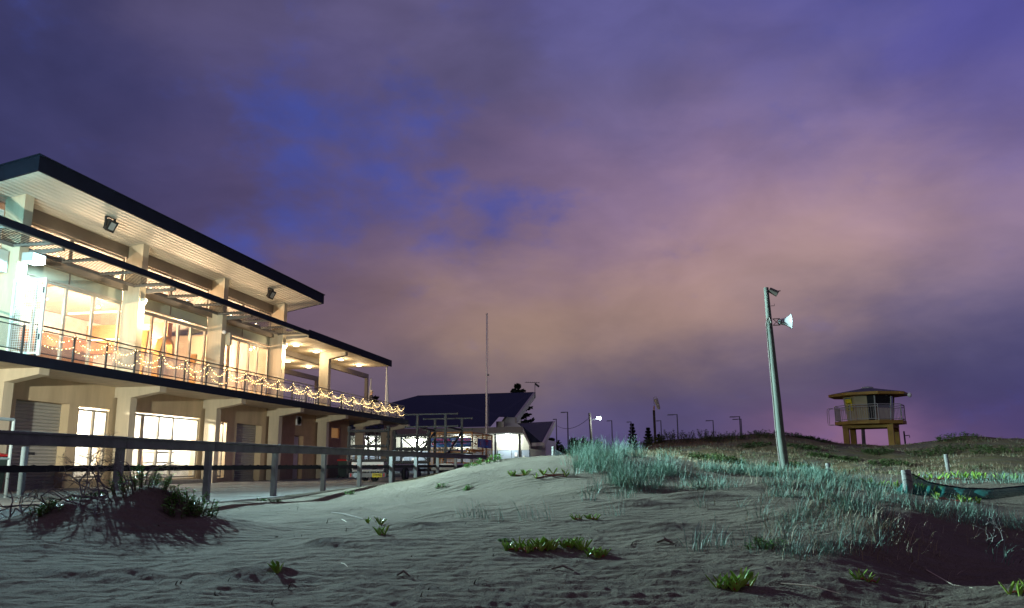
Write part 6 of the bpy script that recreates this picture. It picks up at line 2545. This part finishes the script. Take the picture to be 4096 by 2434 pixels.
for i, (x, y, R, H, lb) in enumerate([(1590, 1083, .9, .55, 'bright low scrub on the skyline at the foot of the windsock'), (1645, 1076, 1.4, .8, 'rounded scrub on the skyline right of the windsock'), (1715, 1074, 1.9, .7, 'broad dark scrub on the skyline between two street lamps'), (1775, 1074, 1.5, .6, 'long low scrub on the skyline left of the twin street lamps'),
                                   (1725, 1122, .9, .30, 'low green scrub patch on the brown slope left of the siren pole'), (1768, 1128, .9, .3, 'second low green scrub patch on the brown slope'), (2005, 1116, .8, .28, 'scrub patch on the slope left of the tower legs'), (2072, 1126, .7, .25, 'scrub patch just above the black net post'),
                                   (2140, 1106, .9, .3, 'dark scrub patch under the lifeguard tower'), (2172, 1136, .9, .22, 'yellowish scrub patch in the middle right slope'), (2268, 1110, 1.3, .35, 'scrub patch on the slope right of the tower'), (2345, 1098, 1.6, .4, 'scrub patch near the right skyline'), (2330, 1072, 1.3, .4, 'scrub tuft topping the right skyline'), (2435, 1106, 1.5, .4, 'scrub patch at the right edge of the slope'), (1928, 1140, .8, .25, 'scrub patch right behind the siren pole foot'), (1862, 1064, 1.6, .4, 'dark scrub on the skyline just left of the siren pole'), (1935, 1066, 1.5, .35, 'dark scrub on the skyline just right of the siren pole'), (1985, 1074, 1.2, .3, 'dark scrub on the skyline between siren pole and tower'), (1960, 1095, 1.0, .25, 'dark scrub halfway up the slope right of the siren pole'), (1840, 1090, 1.2, .25, 'dark scrub halfway up the slope left of the siren pole')]):
    leafy('coast_scrub', lb, 'scrub', x, y, R, H, 60, 80 + i, .075, shr, 'scrub patches on the back dune')

# ------------------------------------------------------------------ dead twiggy bush on the mound
twig_m = mat('dead grey twigs', (.15, .135, .12), .8, var=.3)


def dead_bush(label, roots, seed, depth=5, scale=1.0):
    t = thing('dead_shrub', label, 'dead shrub', roots[0][0])
    r_ = random.Random(seed)
    m = MB()

    def grow(p, d, L, r, k):
        pts_ = [p]
        n_ = 4
        for j in range(n_):
            d = (d + Vector((r_.gauss(0, .22), r_.gauss(0, .22), r_.gauss(0, .18)))).normalized()
            p = p + d * (L / n_)
            gz_ = float(hz(p.x, p.y)) + .005
            if p.z < gz_:
                p.z = gz_ + r_.uniform(0, .02)
            pts_.append(p.copy())
        m.path(pts_, [r * (1 - .4 * j / n_) for j in range(n_ + 1)], 4)
        if k > 0:
            for q in range(r_.choice((2, 2, 3))):
                s = pts_[r_.choice((2, 3, 4, 4))]
                dd = (d + Vector((r_.gauss(0, .6), r_.gauss(0, .6), r_.gauss(.1, .5)))).normalized()
                grow(s.copy(), dd, L * r_.uniform(.55, .85), r * .62, k - 1)
    for p, d, L, r in roots:
        grow(Vector(p), Vector(d).normalized(), L * scale, r, depth)
    m.build('branches', twig_m, t)


mz = lambda dx, dy: Vector((MOUND.x + dx, MOUND.y + dy, float(hz(MOUND.x + dx, MOUND.y + dy)) - .02))
dead_bush('tangled dead grey bush sprawling over the top of the dark mound', [(mz(-.1, -.05), (-.3, -.2, .9), .26, .011), (mz(-.2, 0), (-.9, -.2, .45), .30, .012), (mz(0, -.1), (.3, -.3, .8), .22, .010), (mz(-.25, -.1), (-.2, .1, 1), .26, .01), (mz(-.45, 0), (-.5, -.1, 1), .26, .01), (mz(-.3, .1), (-.7, .2, .6), .28, .011), (mz(-.15, -.2), (-.6, -.8, .2), .28, .011), (mz(.05, .1), (.1, .1, 1), .22, .01), (mz(.2, -.2), (.5, -.6, .4), .24, .01), (mz(-.5, .05), (-.8, .1, .7), .28, .011), (mz(.1, -.35), (.2, -.9, .1), .24, .01)], 5, 6)
dead_bush('bleached dead roots hanging down the front face of the dark mound', [(mz(-.5, -.45), (-.7, -.6, -.1), .26, .012), (mz(-.1, -.5), (.1, -.9, -.2), .24, .011), (mz(-.8, -.3), (-.8, -.4, .1), .3, .012), (mz(.1, -.55), (.5, -.8, -.1), .22, .010), (mz(-.35, -.6), (-.3, -.9, -.1), .2, .012)], 9, 3)
q = G(25, 1262)
dead_bush('arching bare twig at the left edge beside the fence', [(q, (.2, 0, 1), .22, .010), (q + Vector((.1, 0, 0)), (.7, -.1, .6), .2, .008)], 12, 2)
q = G(2415, 1330)
dead_bush('pale tangled root ball at the far right of the dark slope', [(q, (.3, -.4, .5), .14, .008), (q, (-.6, -.3, .4), .14, .008), (q, (.8, 0, .3), .16, .008)], 13, 3)

# sticks and bark on the sand
stick_m = mat('driftwood', (.13, .10, .075), .85, var=.3)


def stick(label, a, b, r, arch=.02, material=stick_m):
    p, q_ = G(*a), G(*b)
    p.z += r * .6
    q_.z += r * .6
    mid = p.lerp(q_, .5)
    mid.z = float(hz(mid.x, mid.y)) + r + arch
    t = MB().path([p, p.lerp(mid, .6), mid, mid.lerp(q_, .5), q_], [r * .8, r, r, r * .8, r * .5], 6).build('stick', material, None, org=p)
    tag(t, label, 'stick', 'sticks on the sand')


stick('dark stick lying on the sand right of the centre row', (1602, 1325), (1640, 1328), .012)
stick('thin dark bent stick in the lower middle sand', (1345, 1420 - 30), (1400, 1395), .006, .02)
stick('pale yellow reed lying across the sand at lower right', (1905, 1424), (2050, 1452), .004, .01, straw_m)
stick('long pale straw stalk lying by the right foreground', (2260, 1395), (2400, 1440), .003, .01, straw_m)
stick('short pale stick on the left part of the middle sand', (833, 1256 + 12), (845, 1262 + 12), .003, .01, straw_m)
stick('small white stick on the bare middle sand', (832, 1375), (848, 1384), .003, .0, straw_m)
stick('dark twig stuck near the lower left sand', (968, 1405), (1000, 1410), .007)
stick('long drooping dark runner on the sand left of centre', (808, 1250), (885, 1268), .006, .02)
